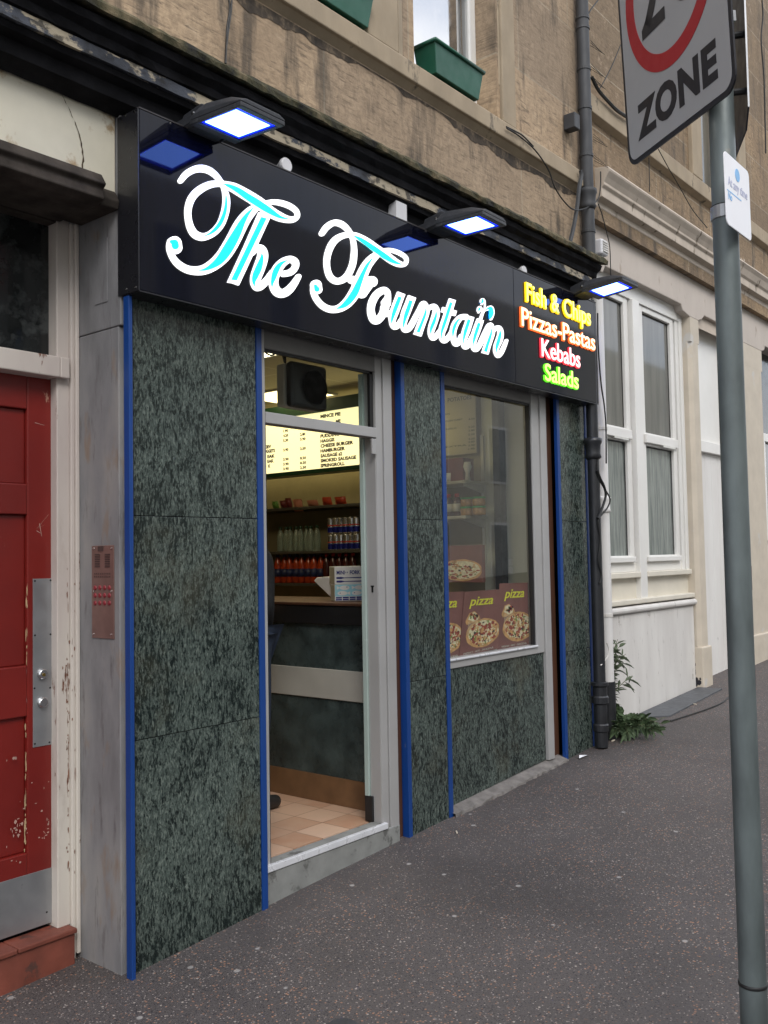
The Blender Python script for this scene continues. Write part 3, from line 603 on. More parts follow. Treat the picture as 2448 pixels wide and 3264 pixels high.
# door frame: plane a little behind the granite
DFY=3.125
ths=at('c8',1190,1058,Y=DFY); thr=at('c8',1659,862,Y=DFY); zT=(ths.z+thr.z)/2
jr0=sx('c5',893,1500,DFY); jr1=sx('c5',1000,1500,DFY); jl=sx('c5',110,1500,DFY)
br0=(at('b5',838,0+0,Y=DFY).z if 0 else (sz('b5',70,950,DFY)+sz('b5',1440,1145,DFY))/2); br1=(sz('b5',70,1090,DFY)+sz('b5',1440,1258,DFY))/2
tg1=(sz('c5',80,240,DFY)+sz('c5',815,395,DFY))/2
MB().box(xc,jl,DFY,DFY+.06,zT,ZS+.3).build('door_jamb',M['alu'],sh,bevel=.002)
MB().box(jl,jl+.012,DFY+.01,DFY+.055,zT,br1).build('door_seal',M['gasket'],sh)
mb=MB(); mb.box(jr0,jr0+(jr1-jr0)*.42,DFY,DFY+.085,gz(3.7)+.01,ZS+.3); mb.box(jr0+(jr1-jr0)*.42+.004,jr1,DFY-.008,DFY+.06,gz(3.75)+.01,ZS+.3); mb.build('door_jamb',M['alu'],sh,bevel=.002)
MB().box(jr0+(jr1-jr0)*.40,jr0+(jr1-jr0)*.44,DFY+.004,DFY+.05,gz(3.72)+.01,ZS+.3).build('jamb_groove',M['gasket'],sh)
jx=jr0-.004
mb=MB(); mb.box(jx,jr0,DFY+.004,DFY+.075,zT,br1); dl=mb.build('jamb_return',M['alu'],sh,bevel=.001)
c_=at('c5',857,1938,X=jx); mb=MB(); mb.box(jx-.002,jx,c_.y-.006,c_.y+.006,c_.z-.020,c_.z+.016); mb.box(jx-.002,jx,c_.y-.011,c_.y+.011,c_.z+.010,c_.z+.016); mb.build('keyhole',M['gasket'],dl)
MB().box(jx-.012,jr0,DFY+.077,DFY+.105,zT+.13,tg1).build('door_edge',M['greenglass'],sh,bevel=.002)
MB().box(jx-.012,jr0,DFY+.055,DFY+.106,zT,zT+.13).build('door_edge_boot',M['gasket'],sh,bevel=.002)
a_=at('c5',855,880,Y=DFY-.012); b_=at('c5',885,990,Y=DFY-.012); MB().box(a_.x,b_.x,DFY-.012,DFY,b_.z,a_.z).build('latch_cover',M['alu'],sh,bevel=.002)
MB().box(jl,jr0+.0,DFY-.004,DFY+.06,br1,br0).build('transom_bar',M['alu'],sh,bevel=.003)
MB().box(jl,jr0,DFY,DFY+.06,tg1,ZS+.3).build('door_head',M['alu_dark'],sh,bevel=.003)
MB().box(jl,jr0,DFY+.03,DFY+.036,br0,tg1).build('transom_pane',M['glass_plain'],sh)
mb=MB(); mb.box(jr0-.03,jr0-.006,DFY+.012,DFY+.029,br0,tg1); mb.box(jl,jr0-.006,DFY+.012,DFY+.029,tg1-.012,tg1); mb.build('transom_seal',M['gasket'],sh)
MB().box(jr1,xd+.02,ys1+.001,ys1+.03,gz(3.8)-.01,ZS+.3).build('timber_filler',M['brown'],sh)
# doorstep
MB().prism([(xc,GY+.012,gz(xc)-.03),(jr1,GY+.012,gz(jr1)-.03),(jr1,GY+.012,zT-.03),(xc,GY+.012,zT-.03)],(0,.25,0)).build('doorstep',M['concrete'],sh,bevel=.006)
MB().box(xc,jr0+.02,GY+.006,GY+.028,zT-.028,zT+.002).build('step_nosing',M['alu_light'],sh,bevel=.003)
MB().box(xc,jr0+.02,GY+.028,GY+.09,zT-.028,zT+.0).build('threshold',M['concrete'],sh)
# shop window
WY=3.135
wl=xg; wr0=sx('c6',718,1500,WY); wr1=sx('c6',813,1500,WY-.01)

sb0=(sz('b8',240,1455,WY)+sz('b8',1555,1215,WY))/2; sb1=(sz('b8',235,1330,WY)+sz('b8',1420,1110,WY))/2; wt=(sz('c6',135,255,WY)+sz('c6',690,375,WY))/2
wm=wr0+(wr1-wr0)*.55
mb=MB(); mb.box(wr0,wm-.002,WY,WY+.06,sb0,ZS+.3); mb.box(wm+.002,wr1,WY-.01,WY+.06,gz(5.4)+.04,ZS+.3); mb.box(wl,wr0,WY,WY+.06,sb0,sb1); wf=mb.build('window_frame',M['alu'],sh,bevel=.003)
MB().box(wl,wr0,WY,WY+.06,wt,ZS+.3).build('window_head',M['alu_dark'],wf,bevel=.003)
mb=MB(); mb.box(wr0-.014,wr0,WY+.012,WY+.04,sb1,wt); mb.box(wl,wr0-.014,WY+.012,WY+.03,wt-.014,wt); mb.build('window_seal',M['gasket'],wf)
MB().box(wl,wr0-.014,WY+.032,WY+.038,sb1,wt-.014).build('pane',M['glass'],wf)
MB().box(wl,wr0,WY-.012,WY,sb1-.012,sb1).build('sill',M['alu_light'],wf,bevel=.003)
MB().prism([(wl,WY+.012,gz(wl)+.03),(wm,WY+.012,gz(wm)+.04),(wm,WY+.012,sb0),(wl,WY+.012,sb0)],(0,.04,0)).build('granite_panel',M['granite_c'],sh,bevel=.001)
MB().box(wr1,xh+.02,max(ys2+.001,WY+.02),max(ys2,WY)+.05,gz(5.5)-.01,ZS+.3).build('timber_filler',M['brown'],sh)
# ragged concrete ledge
mb=MB(); n=40; vs=[]; rnd=random.Random(5)
for i in range(n+1):
    x=wl-.01+(xh-wl+.01)*i/n; zz=gz(x)
    for y,z in ((WY+.02,zz-.03),(GY-.035+rnd.uniform(-.012,.012),zz-.03),(GY-.028+rnd.uniform(-.006,.006),zz+.012+rnd.uniform(-.006,.006)),(WY+.02,zz+.034)): vs.append((x,y,z))
mb.add(vs,[(i*4+j,i*4+(j+1)%4,(i+1)*4+(j+1)%4,(i+1)*4+j) for i in range(n) for j in range(4)]).build('window_plinth',M['ledge'],sh)
MB().box(xc,xh,DFY+.061,3.2,ZS+.02,Z+1.9).build('upper_backing',M['darkboard'],sh)
MB().box(X0+.05,xk,3.06,3.10,Z+1.775,Z+1.80).build('sign_rail',M['rail'],sh,bevel=.004)
MB().box(xa,xb,GY+.031,3.25,gz(2.5)-.1,ZS+.3).build('pillar_core',M['darkboard'],sh)
MB().box(xe+.002,xf,GY+.031,3.165,gz(4.1)-.1,ZS+.3).build('pillar_core',M['darkboard'],sh)
MB().box(xi2+.002,xk,GY+.101,3.25,gz(5.8)-.1,ZS+.3).build('pillar_core',M['darkboard'],sh)
MB().box(xg,xi2,WY+.053,WY+.12,gz(4.4)-.1,sb0).build('stall_riser_core',M['darkboard'],sh)
MB().box(xj-.02,xk+.10,3.14,3.3,gz(6)-.1,Z+1.9).build('party_wall',M['dressed'],sh)

# ================================================================ SHOP SIGN
SGY=2.99
sg=thing('shop_sign','long black gloss fascia sign with lit white and cyan script lettering','sign',(4.1,2.99,ZS))
sxr=at('b4',1395,1000,Y=SGY).x; szt=Z+1.763; szb=ZS; seam=at('b4',185,900,Y=SGY).x
MB().box(X0+.003,seam-.0012,SGY,SGY+.09,szb,szt).build('face_panel',M['signblack'],sg,bevel=.002)
MB().box(seam+.0012,sxr,SGY,SGY+.09,szb+.001,szt-.001).build('face_panel',M['signblack'],sg,bevel=.002)
MB().box(X0-.004,X0+.002,SGY+.002,3.125,szb-.002,szt).build('end_panel',M['signend'],sg)
MB().box(X0,sxr,SGY+.001,3.095,szb-.006,szb-.001).build('underside',M['signend'],sg)
MB().box(X0,sxr,SGY-.002,SGY+.012,szt+.001,szt+.006).build('top_trim',M['rail'],sg)
mb=MB()
for a,x,y in (('a',790,655),('a',738,678),('a',797,1688),('a',742,1700),('d7',640,495)):
    c_=at(a,x,y,X=X0-.004) if a=='a' else at(a,x,y,Y=SGY); mb.lathe([(0,-.003),(.005,-.002),(.005,0)],c_,8,'x' if a=='a' else 'y')
mb.build('screw',M['chrome'],sg)
class INK(MB):
    dz=0
    def stroke(s,al,pts,y0,y1,flat0=False,flat1=False,wk=1.):
        P=[Vector(p) for p in pts]; P=catmull(P,7) if len(P)>2 else P
        n=len(P); Lf=[];Rg=[]
        for i,p in enumerate(P):
            a=P[max(i-1,0)];b=P[min(i+1,n-1)]; t=Vector((b.x-a.x,b.y-a.y)); 
            t=t.normalized() if t.length>1e-6 else Vector((1,0)); q=Vector((-t.y,t.x))*p.z*.5*wk
            Lf.append(Vector((p.x,p.y))+q); Rg.append(Vector((p.x,p.y))-q)
        def cap(c,q,sgn):
            o=[]
            for k in range(1,8):
                an=math.pi*k/8*sgn; o.append(c+Vector((q.x*math.cos(an)-q.y*math.sin(an),q.x*math.sin(an)+q.y*math.cos(an))))
            return o
        d=INK.dz; INK.dz=(INK.dz+.00021)%.0021
        to=lambda q,Y:at(al,q.x,q.y,Y=Y)
        F=[to(q,y0-d) for q in Lf+Rg]; s.add(F,[(i,i+1,n+i+1,n+i) for i in range(n-1)])
        edge=Lf+[] 
        c0=[] if flat0 else cap(Vector((P[0].x,P[0].y)),Rg[0]-Vector((P[0].x,P[0].y)),-1)
        c1=[] if flat1 else cap(Vector((P[-1].x,P[-1].y)),Lf[-1]-Vector((P[-1].x,P[-1].y)),-1)
        if c0: s.add([to(q,y0-d) for q in [Rg[0]]+c0+[Lf[0]]],[tuple(range(9))])
        if c1: s.add([to(q,y0-d) for q in [Lf[-1]]+c1+[Rg[-1]]],[tuple(range(9))])
        loop=Lf+c1+Rg[::-1]+c0; k=len(loop)
        # sides go straight back to the sign face
        fr=[to(q,y0-d) for q in loop]; bk=[Vector((p.x,y1,p.z)) for p in fr]
        s.add(fr+bk,[(i,(i+1)%k,k+(i+1)%k,k+i) for i in range(k)]); return s
    def poly(s,al,pts,y0,y1):
        d=INK.dz; INK.dz=(INK.dz+.00021)%.0021
        fr=[at(al,x,y,Y=y0-d) for x,y in pts]; k=len(fr); bk=[Vector((p.x,y1,p.z)) for p in fr]
        return s.add(fr+bk,[tuple(range(k))]+[(i,(i+1)%k,k+(i+1)%k,k+i) for i in range(k)])
YW,YC=SGY-.007,SGY-.0095
def letter(white,cyan,cm='letterside'):
    mb=INK()
    for q in white:
        if q[1]=='poly': mb.poly(q[0],q[2],YW,SGY)
        else: mb.stroke(q[0],q[1],YW,SGY,*(q[2:] if len(q)>2 else ()))
    o=mb.build('script_letter',M['letterwhite'],sg)
    mb=INK()
    for q in cyan:
        if q[1]=='poly': mb.poly(q[0],q[2],YC,YW+.001)
        else: mb.stroke(q[0],q[1],YC,YW+.001,*((list(q[2:])+[False]*2)[:2]),1.22)
    mb.build('letter_face',M[cm],o)
B='b2'
letter([(B,[(213,266,46),(260,208,56),(330,167,62),(400,157,64),(470,177,58),(530,225,48),(575,285,40),(600,345,44),(616,420,58),(614,490,64),(600,560,66),(570,640,66),(520,705,66),(460,746,64),(400,760,66),(340,736,66),(302,680,60),(281,600,54),(279,520,56),(300,440,62),(340,380,66),(400,332,68),(470,300,64),(540,290,54),(600,297,58),(680,325,82),(770,375,92),(850,423,94),(920,470,95),(1000,535,90),(1080,580,80),(1150,604,62),(1205,606,52),(1240,580,42),(1237,540,42),(1205,507,46),(1150,477,50),(1080,457,48),(1010,452,42),(950,465,40)]),
 (B,[(905,485,50),(845,525,84),(785,590,104),(735,670,118),(690,760,122),(640,850,124),(585,930,118),(510,1000,104),(430,1045,90),(350,1058,76),(270,1045,66),(200,1005,60),(150,950,52),(119,885,46),(112,835,42),(125,795,50)]),
 (B,[(158,815,122),(170,855,112)])],
 [(B,[(585,297,5),(640,310,22),(720,350,36),(800,405,44),(880,455,48),(950,500,46),(1020,545,36),(1090,585,18),(1160,602,4)]),(B,[(612,400,4),(612,470,14),(598,550,22),(565,630,26),(520,690,24),(470,730,14),(420,752,3)]),
 (B,[(850,505,3),(800,560,22),(755,630,40),(710,720,58),(660,810,68),(605,900,68),(550,970,56),(490,1015,38),(430,1045,18),(370,1055,3)]),(B,[(130,800,22),(155,812,50),(166,840,48)])])
letter([(B,'poly',[(905,540),(955,558),(1010,570),(870,875),(725,1187),(672,1168),(628,1160),(770,850)]),
 (B,[(838,905,50),(880,864,60),(918,866,74),(938,905,84),(932,960,92),(905,1040,96),(880,1110,90),(872,1165,76),(895,1200,74),(935,1182,64),(980,1135,56),(1025,1070,50)])],
 [(B,'poly',[(922,585),(968,597),(705,1143),(658,1137)]),(B,[(925,905,3),(925,950,26),(900,1030,46),(870,1100,44),(856,1150,26),(862,1195,4)])])
letter([(B,[(1120,1085,54),(1180,1072,58),(1222,1030,54),(1222,980,60),(1175,957,60),(1115,985,74),(1065,1045,84),(1036,1120,80),(1036,1190,76),(1065,1243,78),(1115,1257,76),(1170,1225,70),(1215,1170,58),(1252,1110,46)])],
 [(B,[(1150,965,3),(1090,1000,26),(1050,1060,40),(1030,1120,34),(1018,1170,16),(1018,1200,3)])])
B='b3'
letter([(B,[(160,200,40),(195,152,46),(250,118,46),(310,130,46),(360,175,38),(390,230,34),(403,300,38),(402,370,44),(390,440,46),(358,510,48),(315,550,50),(265,558,48),(222,525,46),(200,460,42),(200,380,44),(225,300,48),(265,245,50),(320,215,46),(380,208,40),(430,220,44),(500,260,52),(570,312,56),(630,355,62),(690,400,58),(740,428,46),(780,433,34),(800,405,28),(785,372,30),(730,340,32),(670,324,30),(620,326,28)]),
 (B,[(600,340,40),(545,385,62),(500,440,72),(465,510,80),(435,590,82),(400,660,80),(350,725,72),(290,765,58),(225,772,50),(165,745,46),(120,695,42),(96,640,38),(95,590,34)]),(B,[(116,590,82),(126,622,70)]),
 (B,[(385,548,58),(450,562,70),(538,563,82)]),(B,[(520,590,50),(465,655,66)])],
 [(B,[(395,215,3),(450,242,18),(520,290,26),(590,340,30),(640,375,30),(700,412,20),(760,432,3)]),(B,[(540,385,3),(500,440,16),(470,500,22),(440,570,32),(410,640,40),(365,705,38),(320,745,26),(270,768,3)]),(B,[(108,595,18),(120,620,32)])])
B='d1'
letter([(B,[(545,500,200),(585,370,115),(570,275,118),(505,238,150),(430,255,150),(335,335,150),(258,470,150),(224,620,142),(240,755,150),(285,850,160),(350,872,160),(430,805,150),(490,700,150),(520,600,170)]),(B,[(500,705,130),(590,720,150),(650,690,80)])],
 [(B,[(330,360,3),(270,450,50),(225,560,56),(205,660,40),(210,750,3)]),(B,[(525,470,38),(510,550,44),(495,625,28)])],'cyanpale')
letter([(B,[(868,290,164),(800,470,168),(740,640,172),(690,790,156),(680,900,120),(705,985,118),(752,1010,110),(810,960,104),(860,870,86),(905,780,60)],True),
 (B,[(1096,365,164),(1030,540,168),(970,690,172),(925,840,150),(912,960,118),(935,1050,116),(982,1075,108),(1045,1025,112),(1120,900,110),(1180,780,100),(1245,650,90),(1300,550,100)],True)],
 [(B,[(835,372,55),(780,510,62),(730,640,62),(690,760,50),(662,870,28),(665,940,3)],True),(B,[(1065,452,55),(1020,590,62),(970,730,62),(932,860,44),(912,960,24),(918,1030,3)],True)])
letter([(B,[(1290,580,100),(1335,510,105),(1378,560,110),(1388,650,140),(1360,770,150),(1300,930,152),(1250,1070,154),(1212,1185,156)],False,True),
 (B,[(1380,720,60),(1440,630,80),(1510,578,104),(1565,580,110),(1602,640,124),(1600,740,146),(1560,880,150),(1512,1030,140),(1492,1140,112),(1520,1225,112),(1558,1245,98),(1620,1180,92),(1680,1090,80)])],
 [(B,[(1380,600,3),(1372,700,34),(1330,830,46),(1270,980,48),(1212,1122,55)],False,True),(B,[(1598,680,3),(1595,760,30),(1555,890,50),(1505,1010,48),(1485,1090,28),(1493,1170,3)])])
B='d2'
letter([(B,[(470,152,134),(430,280,136),(380,430,140),(330,580,142),(280,730,144),(248,860,116),(262,950,104),(305,1000,96),(360,960,95),(420,880,90),(465,800,80)],True),(B,[(258,358,104),(400,400,110),(540,440,108)],True,True)],
 [(B,[(440,217,42),(390,370,46),(340,530,46),(290,680,46),(252,800,32),(242,900,12),(246,950,3)],True)])
letter([(B,[(740,510,116),(650,515,112),(575,585,120),(515,690,125),(484,810,116),(488,930,102),(520,1035,104),(560,1065,94),(615,1005,100),(660,900,100)]),(B,[(842,500,136),(800,640,140),(750,790,145),(712,920,122),(700,1020,104),(720,1105,104),(757,1120,94),(812,1050,95),(860,950,90),(905,860,80)],True)],
 [(B,[(640,527,3),(560,600,30),(510,700,44),(482,800,36),(476,900,12),(478,950,3)]),(B,[(805,565,45),(770,680,48),(730,800,48),(702,920,30),(690,1000,12),(693,1050,3)],True)])
letter([(B,[(1040,562,136),(990,700,145),(940,840,145),(900,980,122),(892,1080,104),(915,1155,104),(957,1172,94),(1012,1100,95),(1080,960,100),(1140,830,100),(1205,700,95)],True)],
 [(B,[(1010,637,45),(970,760,48),(925,890,48),(897,1000,32),(886,1060,12),(890,1120,3)],True)])
letter([(B,[(1190,725,95),(1238,672,94),(1272,735,96),(1268,830,122),(1220,980,126),(1172,1120,130),(1133,1258,134)],False,True),
 (B,[(1270,850,55),(1330,755,80),(1390,727,88),(1436,770,106),(1448,870,116),(1420,985,130),(1372,1100,114),(1355,1200,96),(1382,1285,90),(1415,1298,82),(1472,1220,82),(1530,1090,75),(1568,990,62)])],
 [(B,[(1260,750,3),(1250,850,28),(1210,980,40),(1170,1100,42),(1137,1215,50)],False,True),(B,[(1435,790,3),(1435,860,36),(1405,990,50),(1370,1110,42),(1357,1190,16),(1365,1230,3)])])
mb=INK()
for q in ([(1035,580,52),(1065,490,44),(1090,425,40),(1130,385,20),(1205,365,20)],[(1110,400,14),(1128,330,14),(1132,240,16),(1118,170,20),(1085,140,20),(1052,160,16),(1044,210,12)],[(1085,400,20),(1062,335,22),(1022,302,28),(992,340,22),(985,395,16)],[(1135,355,14),(1190,307,16),(1240,290,18),(1288,318,18),(1308,400,18),(1298,480,20),(1255,562,34)],[(1095,195,20),(1065,252,34)],[(1032,372,24),(1002,420,34)]): mb.stroke(B,q,YW,SGY)
jet=mb.build('fountain_jet',M['letterwhite'],sg)
mb=INK()
for q in ([(1185,340,30),(1235,340,78),(1256,420,88),(1242,490,72),(1230,530,40)],[(1072,155,30),(1076,192,46),(1062,222,26)],[(1015,335,36),(1002,372,34)]): mb.stroke(B,q,YC,YW+.001)
mb.build('jet_drop',M['jetblue'],jet)

# ---------------------------------------------------------------- text helper
def text_geo(s,offset=0.,shear=0.,spacing=1.,extrude=0.02,res=4):
    cu=bpy.data.curves.new('txt','FONT'); cu.body=s; cu.size=1; cu.offset=offset; cu.shear=shear; cu.space_character=spacing; cu.extrude=extrude; cu.resolution_u=res
    o=bpy.data.objects.new('txt',cu); col.objects.link(o); bpy.context.view_layer.update()
    me=bpy.data.meshes.new_from_object(o.evaluated_get(bpy.context.evaluated_depsgraph_get()))
    v=[p.co.copy() for p in me.vertices]; f=[tuple(p.vertices) for p in me.polygons]
    bpy.data.objects.remove(o); bpy.data.curves.remove(cu); bpy.data.meshes.remove(me)
    return v,f
CAPH=max(p.y for p in text_geo('H')[0])
def put_text(mb,s,org,right,up,width=None,height=.1,depth=.003,**k):
    """baseline starts at org; scaled to width and cap height; depth along right x up"""
    v,f=text_geo(s,**k); x0=min(p.x for p in v); x1=max(p.x for p in v); e=max(p.z for p in v) or 1
    right=Vector(right).normalized(); up=Vector(up).normalized(); nrm=right.cross(up)
    sy=height/CAPH; sx_=sy if width is None else width/(x1-x0)
    return mb.add([Vector(org)+right*(p.x-x0)*sx_+up*p.y*sy+nrm*(p.z/e+1)*.5*depth for p in v],f)
for s,k,bl,br_,h0 in (('Fish & Chips','y',(335,500),(1285,795),(350,212)),('Pizzas-Pastas','o',(262,838),(1350,1188),(275,545)),('Kebabs','r',(556,1283),(1130,1445),(575,1000)),('Salads','g',(606,1640),(1105,1752),(625,1372))):
    p=at('b4',*bl,Y=SGY); q=at('b4',*br_,Y=SGY); hh=at('b4',*h0,Y=SGY).z-p.z
    zz=(p.z+q.z)/2; wd=q.x-p.x
    x0=0; vv,ff=text_geo(s); full=(min(q_.x for q_ in vv),max(q_.x for q_ in vv)); wds=s.split(' '); pos=0
    for wd_ in wds:
        st=s.index(wd_,pos); pos=st+len(wd_)
        e1=max(q_.x for q_ in text_geo(s[:pos])[0]); own=text_geo(wd_)[0]; ow=max(q_.x for q_ in own)-min(q_.x for q_ in own); e0=e1-ow
        k0=(e0-full[0])/(full[1]-full[0]); k1=(e1-full[0])/(full[1]-full[0])
        X_0=p.x+wd*k0; W_=wd*(k1-k0)
        mb=MB(); put_text(mb,wd_,(X_0,SGY,zz),(1,0,0),(0,0,1),W_,hh*.92,.012,offset=.022); o=mb.build('sign_lettering',M['t'+k],sg)
        mb=MB(); put_text(mb,wd_,(X_0+.005,SGY-.012,zz+.004),(1,0,0),(0,0,1),W_-.010,hh*.92-.004,.003,offset=.004); mb.build('letter_face',M['f'+k],o)

# ================================================================ FLOODLIGHTS above the sign
def floodlight():
    r_=thing('floodlight','black floodlight with glowing blue-white lens over the left end of the sign','floodlight',(0,0,0),'floodlights along the top of the sign')
    mb=MB(); hw=.118
    prof=[(-.150,.012),(-.150,.030),(-.06,.062),(.09,.078),(.135,.070),(.15,.045),(.15,.012)]
    k=len(prof); vs=[]
    for x,s_ in ((-hw,1),(-hw+.03,1.),(hw-.03,1.),(hw,1)):
        for y,z in prof: vs.append((x,y,z if (abs(x)<hw-.01 or z<.02) else .012+(z-.012)*.35))
    mb.add(vs,[(i*k+j,i*k+(j+1)%k,(i+1)*k+(j+1)%k,(i+1)*k+j) for i in range(3) for j in range(k)]+[tuple(range(k)),tuple(range(4*k-1,3*k-1,-1))])
    mb.box(-hw,hw,-.15,-.118,-.006,.0119); mb.box(-hw,hw,.108,.15,-.006,.0119); mb.box(-hw,-.104,-.118,.108,-.006,.0119); mb.box(.104,hw,-.118,.108,-.006,.0119)
    mb.build('housing',M['lampbody'],r_,bevel=.004)
    MB().box(-.089,.089,-.092,.092,.0005,.006).build('lens',M['lens'],r_)
    mb=MB(); mb.box(-.104,.104,-.118,-.093,.002,.008); mb.box(-.103,.103,.093,.107,.002,.008); mb.box(-.103,-.09,-.093,.093,.002,.008); mb.box(.09,.103,-.093,.093,.002,.008); mb.build('halo_rim',M['lenshalo'],r_)  # glowing rim stands in for the blue bloom around the lens
    mb=MB(); mb.profx([(.10,.075),(.14,.095),(.25,.075),(.27,.03),(.245,.0),(.15,.012)],-.075,.075); mb.build('driver_box',M['lampbody'],r_,bevel=.005)
    mb=MB()
    for s_ in (-1,1): mb.profx([(.08,.03),(.10,.055),(.30,.035),(.36,.03),(.36,.0),(.28,.0)],s_*.098-.003,s_*.098+.003)
    mb.box(-.1,.1,.355,.362,-.01,.05); mb.build('bracket',M['lampbody'],r_,bevel=.002)
    for s_ in (-1,1): MB().lathe([(0,-.006),(.008,-.004),(.008,.004),(0,.006)],(s_*.104,.15,.045),10,'x').build('bolt',M['chrome'],r_)
    return r_
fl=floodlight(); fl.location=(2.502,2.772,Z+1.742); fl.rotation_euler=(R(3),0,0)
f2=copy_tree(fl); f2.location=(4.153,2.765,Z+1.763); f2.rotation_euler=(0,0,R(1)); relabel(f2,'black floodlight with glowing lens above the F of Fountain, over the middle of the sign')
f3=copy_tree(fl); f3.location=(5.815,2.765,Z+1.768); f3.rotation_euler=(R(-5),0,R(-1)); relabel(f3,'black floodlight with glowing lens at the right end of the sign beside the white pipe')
# white round caps and square block on top of the sign
def cap_at(a,x,y,r,label,sq=False):
    c_=at(a,x,y,Y=3.0); 
    if sq:
        o=MB().box(c_.x-.045,c_.x+.045,3.0,3.09,c_.z-.09,c_.z+.06).build('cable_box',M['capwhite'],None,bevel=.004); tag(o,label,'junction box')
    else:
        o=MB().lathe([(0,-.004),(r*.9,-.004),(r,.0),(r,.012),(r*.45,.05),(r*.45,.10),(0,.10)],c_,20,'y').build('round_cap',M['capwhite'],None); tag(o,label,'bracket cap')
cap_at('d6',1550,1020,.034,'white round cap behind the sign top between the first two floodlights')
cap_at('c2',1605,1590,.030,'white round cap on the sign top just left of the food list lettering')
cap_at('d7',365,290,.04,'white square cable box behind the sign top beside the middle floodlight',True)

# ================================================================ CREAM SHOPFRONT (neighbour)
NY=3.20
nb=thing('cream_shopfront','pinkish cream painted shopfront with white sash windows right of the takeaway','shopfront',(8.0,3.2,gz(8)))
L0=6.24; pA0,pA1=8.36,8.563; pB0,pB1=9.74,10.37; H=Z+2.213
# fascia with shouldered opening heads
pts=[(L0,Z+2.56),(L0,H-.06),(6.62,H-.06),(6.66,H),(8.165,H),(8.20,H-.05),(pA0,H-.075),(pA1,H-.075),(8.66,H-.045),(8.70,H-.02),(8.72,H),(9.58,H),(9.6,H-.03),(9.64,H-.06),(pB0,H-.075),(pB1,H-.075),(10.47,H-.05),(10.5,H),(14,H),(14,Z+2.56)]
MB().profy(pts,NY,NY+.22).build('fascia_wall',M['pinkplaster'],nb,bevel=.008)
# cornice
mb=MB(); cz=Z
mb.profx([(3.22,cz+2.90),(3.03,cz+2.872),(3.015,cz+2.85),(3.02,cz+2.835),(3.045,cz+2.80),(3.065,cz+2.765),(3.065,cz+2.745),(3.085,cz+2.725),(3.085,cz+2.66),(3.135,cz+2.645),(3.135,cz+2.61),(3.165,cz+2.57),(3.18,cz+2.52),(3.195,cz+2.515),(3.195,cz+2.50),(3.22,cz+2.50)],6.40,8.95)
mb.build('cornice',M['cornice_cream'],nb,bevel=.004)
mb=MB(); mb.profx([(3.22,cz+2.885),(3.035,cz+2.857),(3.02,cz+2.835),(3.045,cz+2.80),(3.068,cz+2.745),(3.087,cz+2.725),(3.087,cz+2.66),(3.137,cz+2.645),(3.137,cz+2.61),(3.18,cz+2.52),(3.197,cz+2.50),(3.22,cz+2.50)],8.95,14)
mb.build('cornice',M['cornice_cream'],nb,bevel=.004)
rnd=random.Random(11); mb=MB()
for k in range(26):
    x=8.92+rnd.random()*.5; s_=.02+.03*rnd.random(); y=3.03+.1*rnd.random(); mb.prism([(x,y,cz+2.86),(x+s_,y+.01,cz+2.86),(x+s_*.7,y+s_,cz+2.86),(x+.2*s_,y+s_*.8,cz+2.86)],(.0,0,.015+.03*rnd.random()))
mb.build('broken_cornice_edge',M['cornice_cream'],nb)
# pilasters with stopped chamfers
def pil(a,b,c0,c1,zk):
    g=gz((a+b)/2,NY); zc=H-.30
    mb=MB(); mb.box(a,b,NY,NY+.30,zc,H-.0755); 
    mb.profz([(a+.0,NY+.30),(a+.0,NY+.035),(a+.035,NY),(b-.035,NY),(b,NY+.035),(b,NY+.30)],zk,zc-.0005)
    mb.build('pilaster',M['tanplaster'],nb)
    MB().box(a-.006,b+.012,NY-.02,NY+.31,g-.05,zk).build('pilaster_base',M['tanplaster'],nb,bevel=.012)
pil(pA0,pA1,0,0,Z+at('d4',1040,735,Y=NY).z-ZC)
pil(pB0,pB1,0,0,at('d4',1520,625,Y=NY).z)
mb=MB(); rnd=random.Random(4)   # black scuffs at the foot of the pilaster
for k in range(60):
    u=rnd.random(); p=at('d4',985+75*rnd.random()*(.4+.6*(u<.5)),1055-185*u**1.6,X=pA0-.0075); s_=.006+.014*rnd.random()*(1-u*.6)
    q=[p+Vector((0,s_*math.cos(an)*(.6+.6*rnd.random()),s_*1.5*math.sin(an)*(.6+.6*rnd.random()))) for an in (0,1.2,2.5,3.7,5)]; mb.add([Vector((pA0-.0075-.0002*k*.1,v_.y,v_.z)) for v_ in q],[(0,1,2,3,4)])
mb.build('paint_chips',M['signink'],nb)
# window
NW=3.32; X_=lambda a,x,y,Y=NW:at(a,x,y,Y=Y).x
zs1=at('d4',570,60,Y=3.27).z; 
g2l,g2r=X_('d3',425,1000),X_('d3',690,1000); g1r=X_('d3',245,1000); sr=X_('d3',720,1000); fo=pA0
gt=at('d3',425,595,Y=NW).z; t1=at('d3',430,1750,Y=NW).z; t0=at('d3',450,1880,Y=NW).z; gb=at('c7',510,1950,Y=NW).z
m0,m1=X_('d3',350,1000,3.27),X_('d3',415,1000,3.27)
g1l=6.42
MB().box(sr+.03,fo,3.285,3.36,zs1,H).build('window_surround',M['upvc'],nb,bevel=.004)
MB().box(X_('d3',800,1000,3.28),X_('d3',822,1000,3.28),3.268,3.284,zs1,H-.1).build('window_surround',M['upvc'],nb,bevel=.003)
MB().box(6.3,fo,3.275,3.36,gt+.05,H+.06).build('window_head',M['upvc'],nb,bevel=.004)
MB().box(m0,m1,3.255,3.36,Z-.40,gt+.05).build('mullion',M['upvc'],nb,bevel=.005)
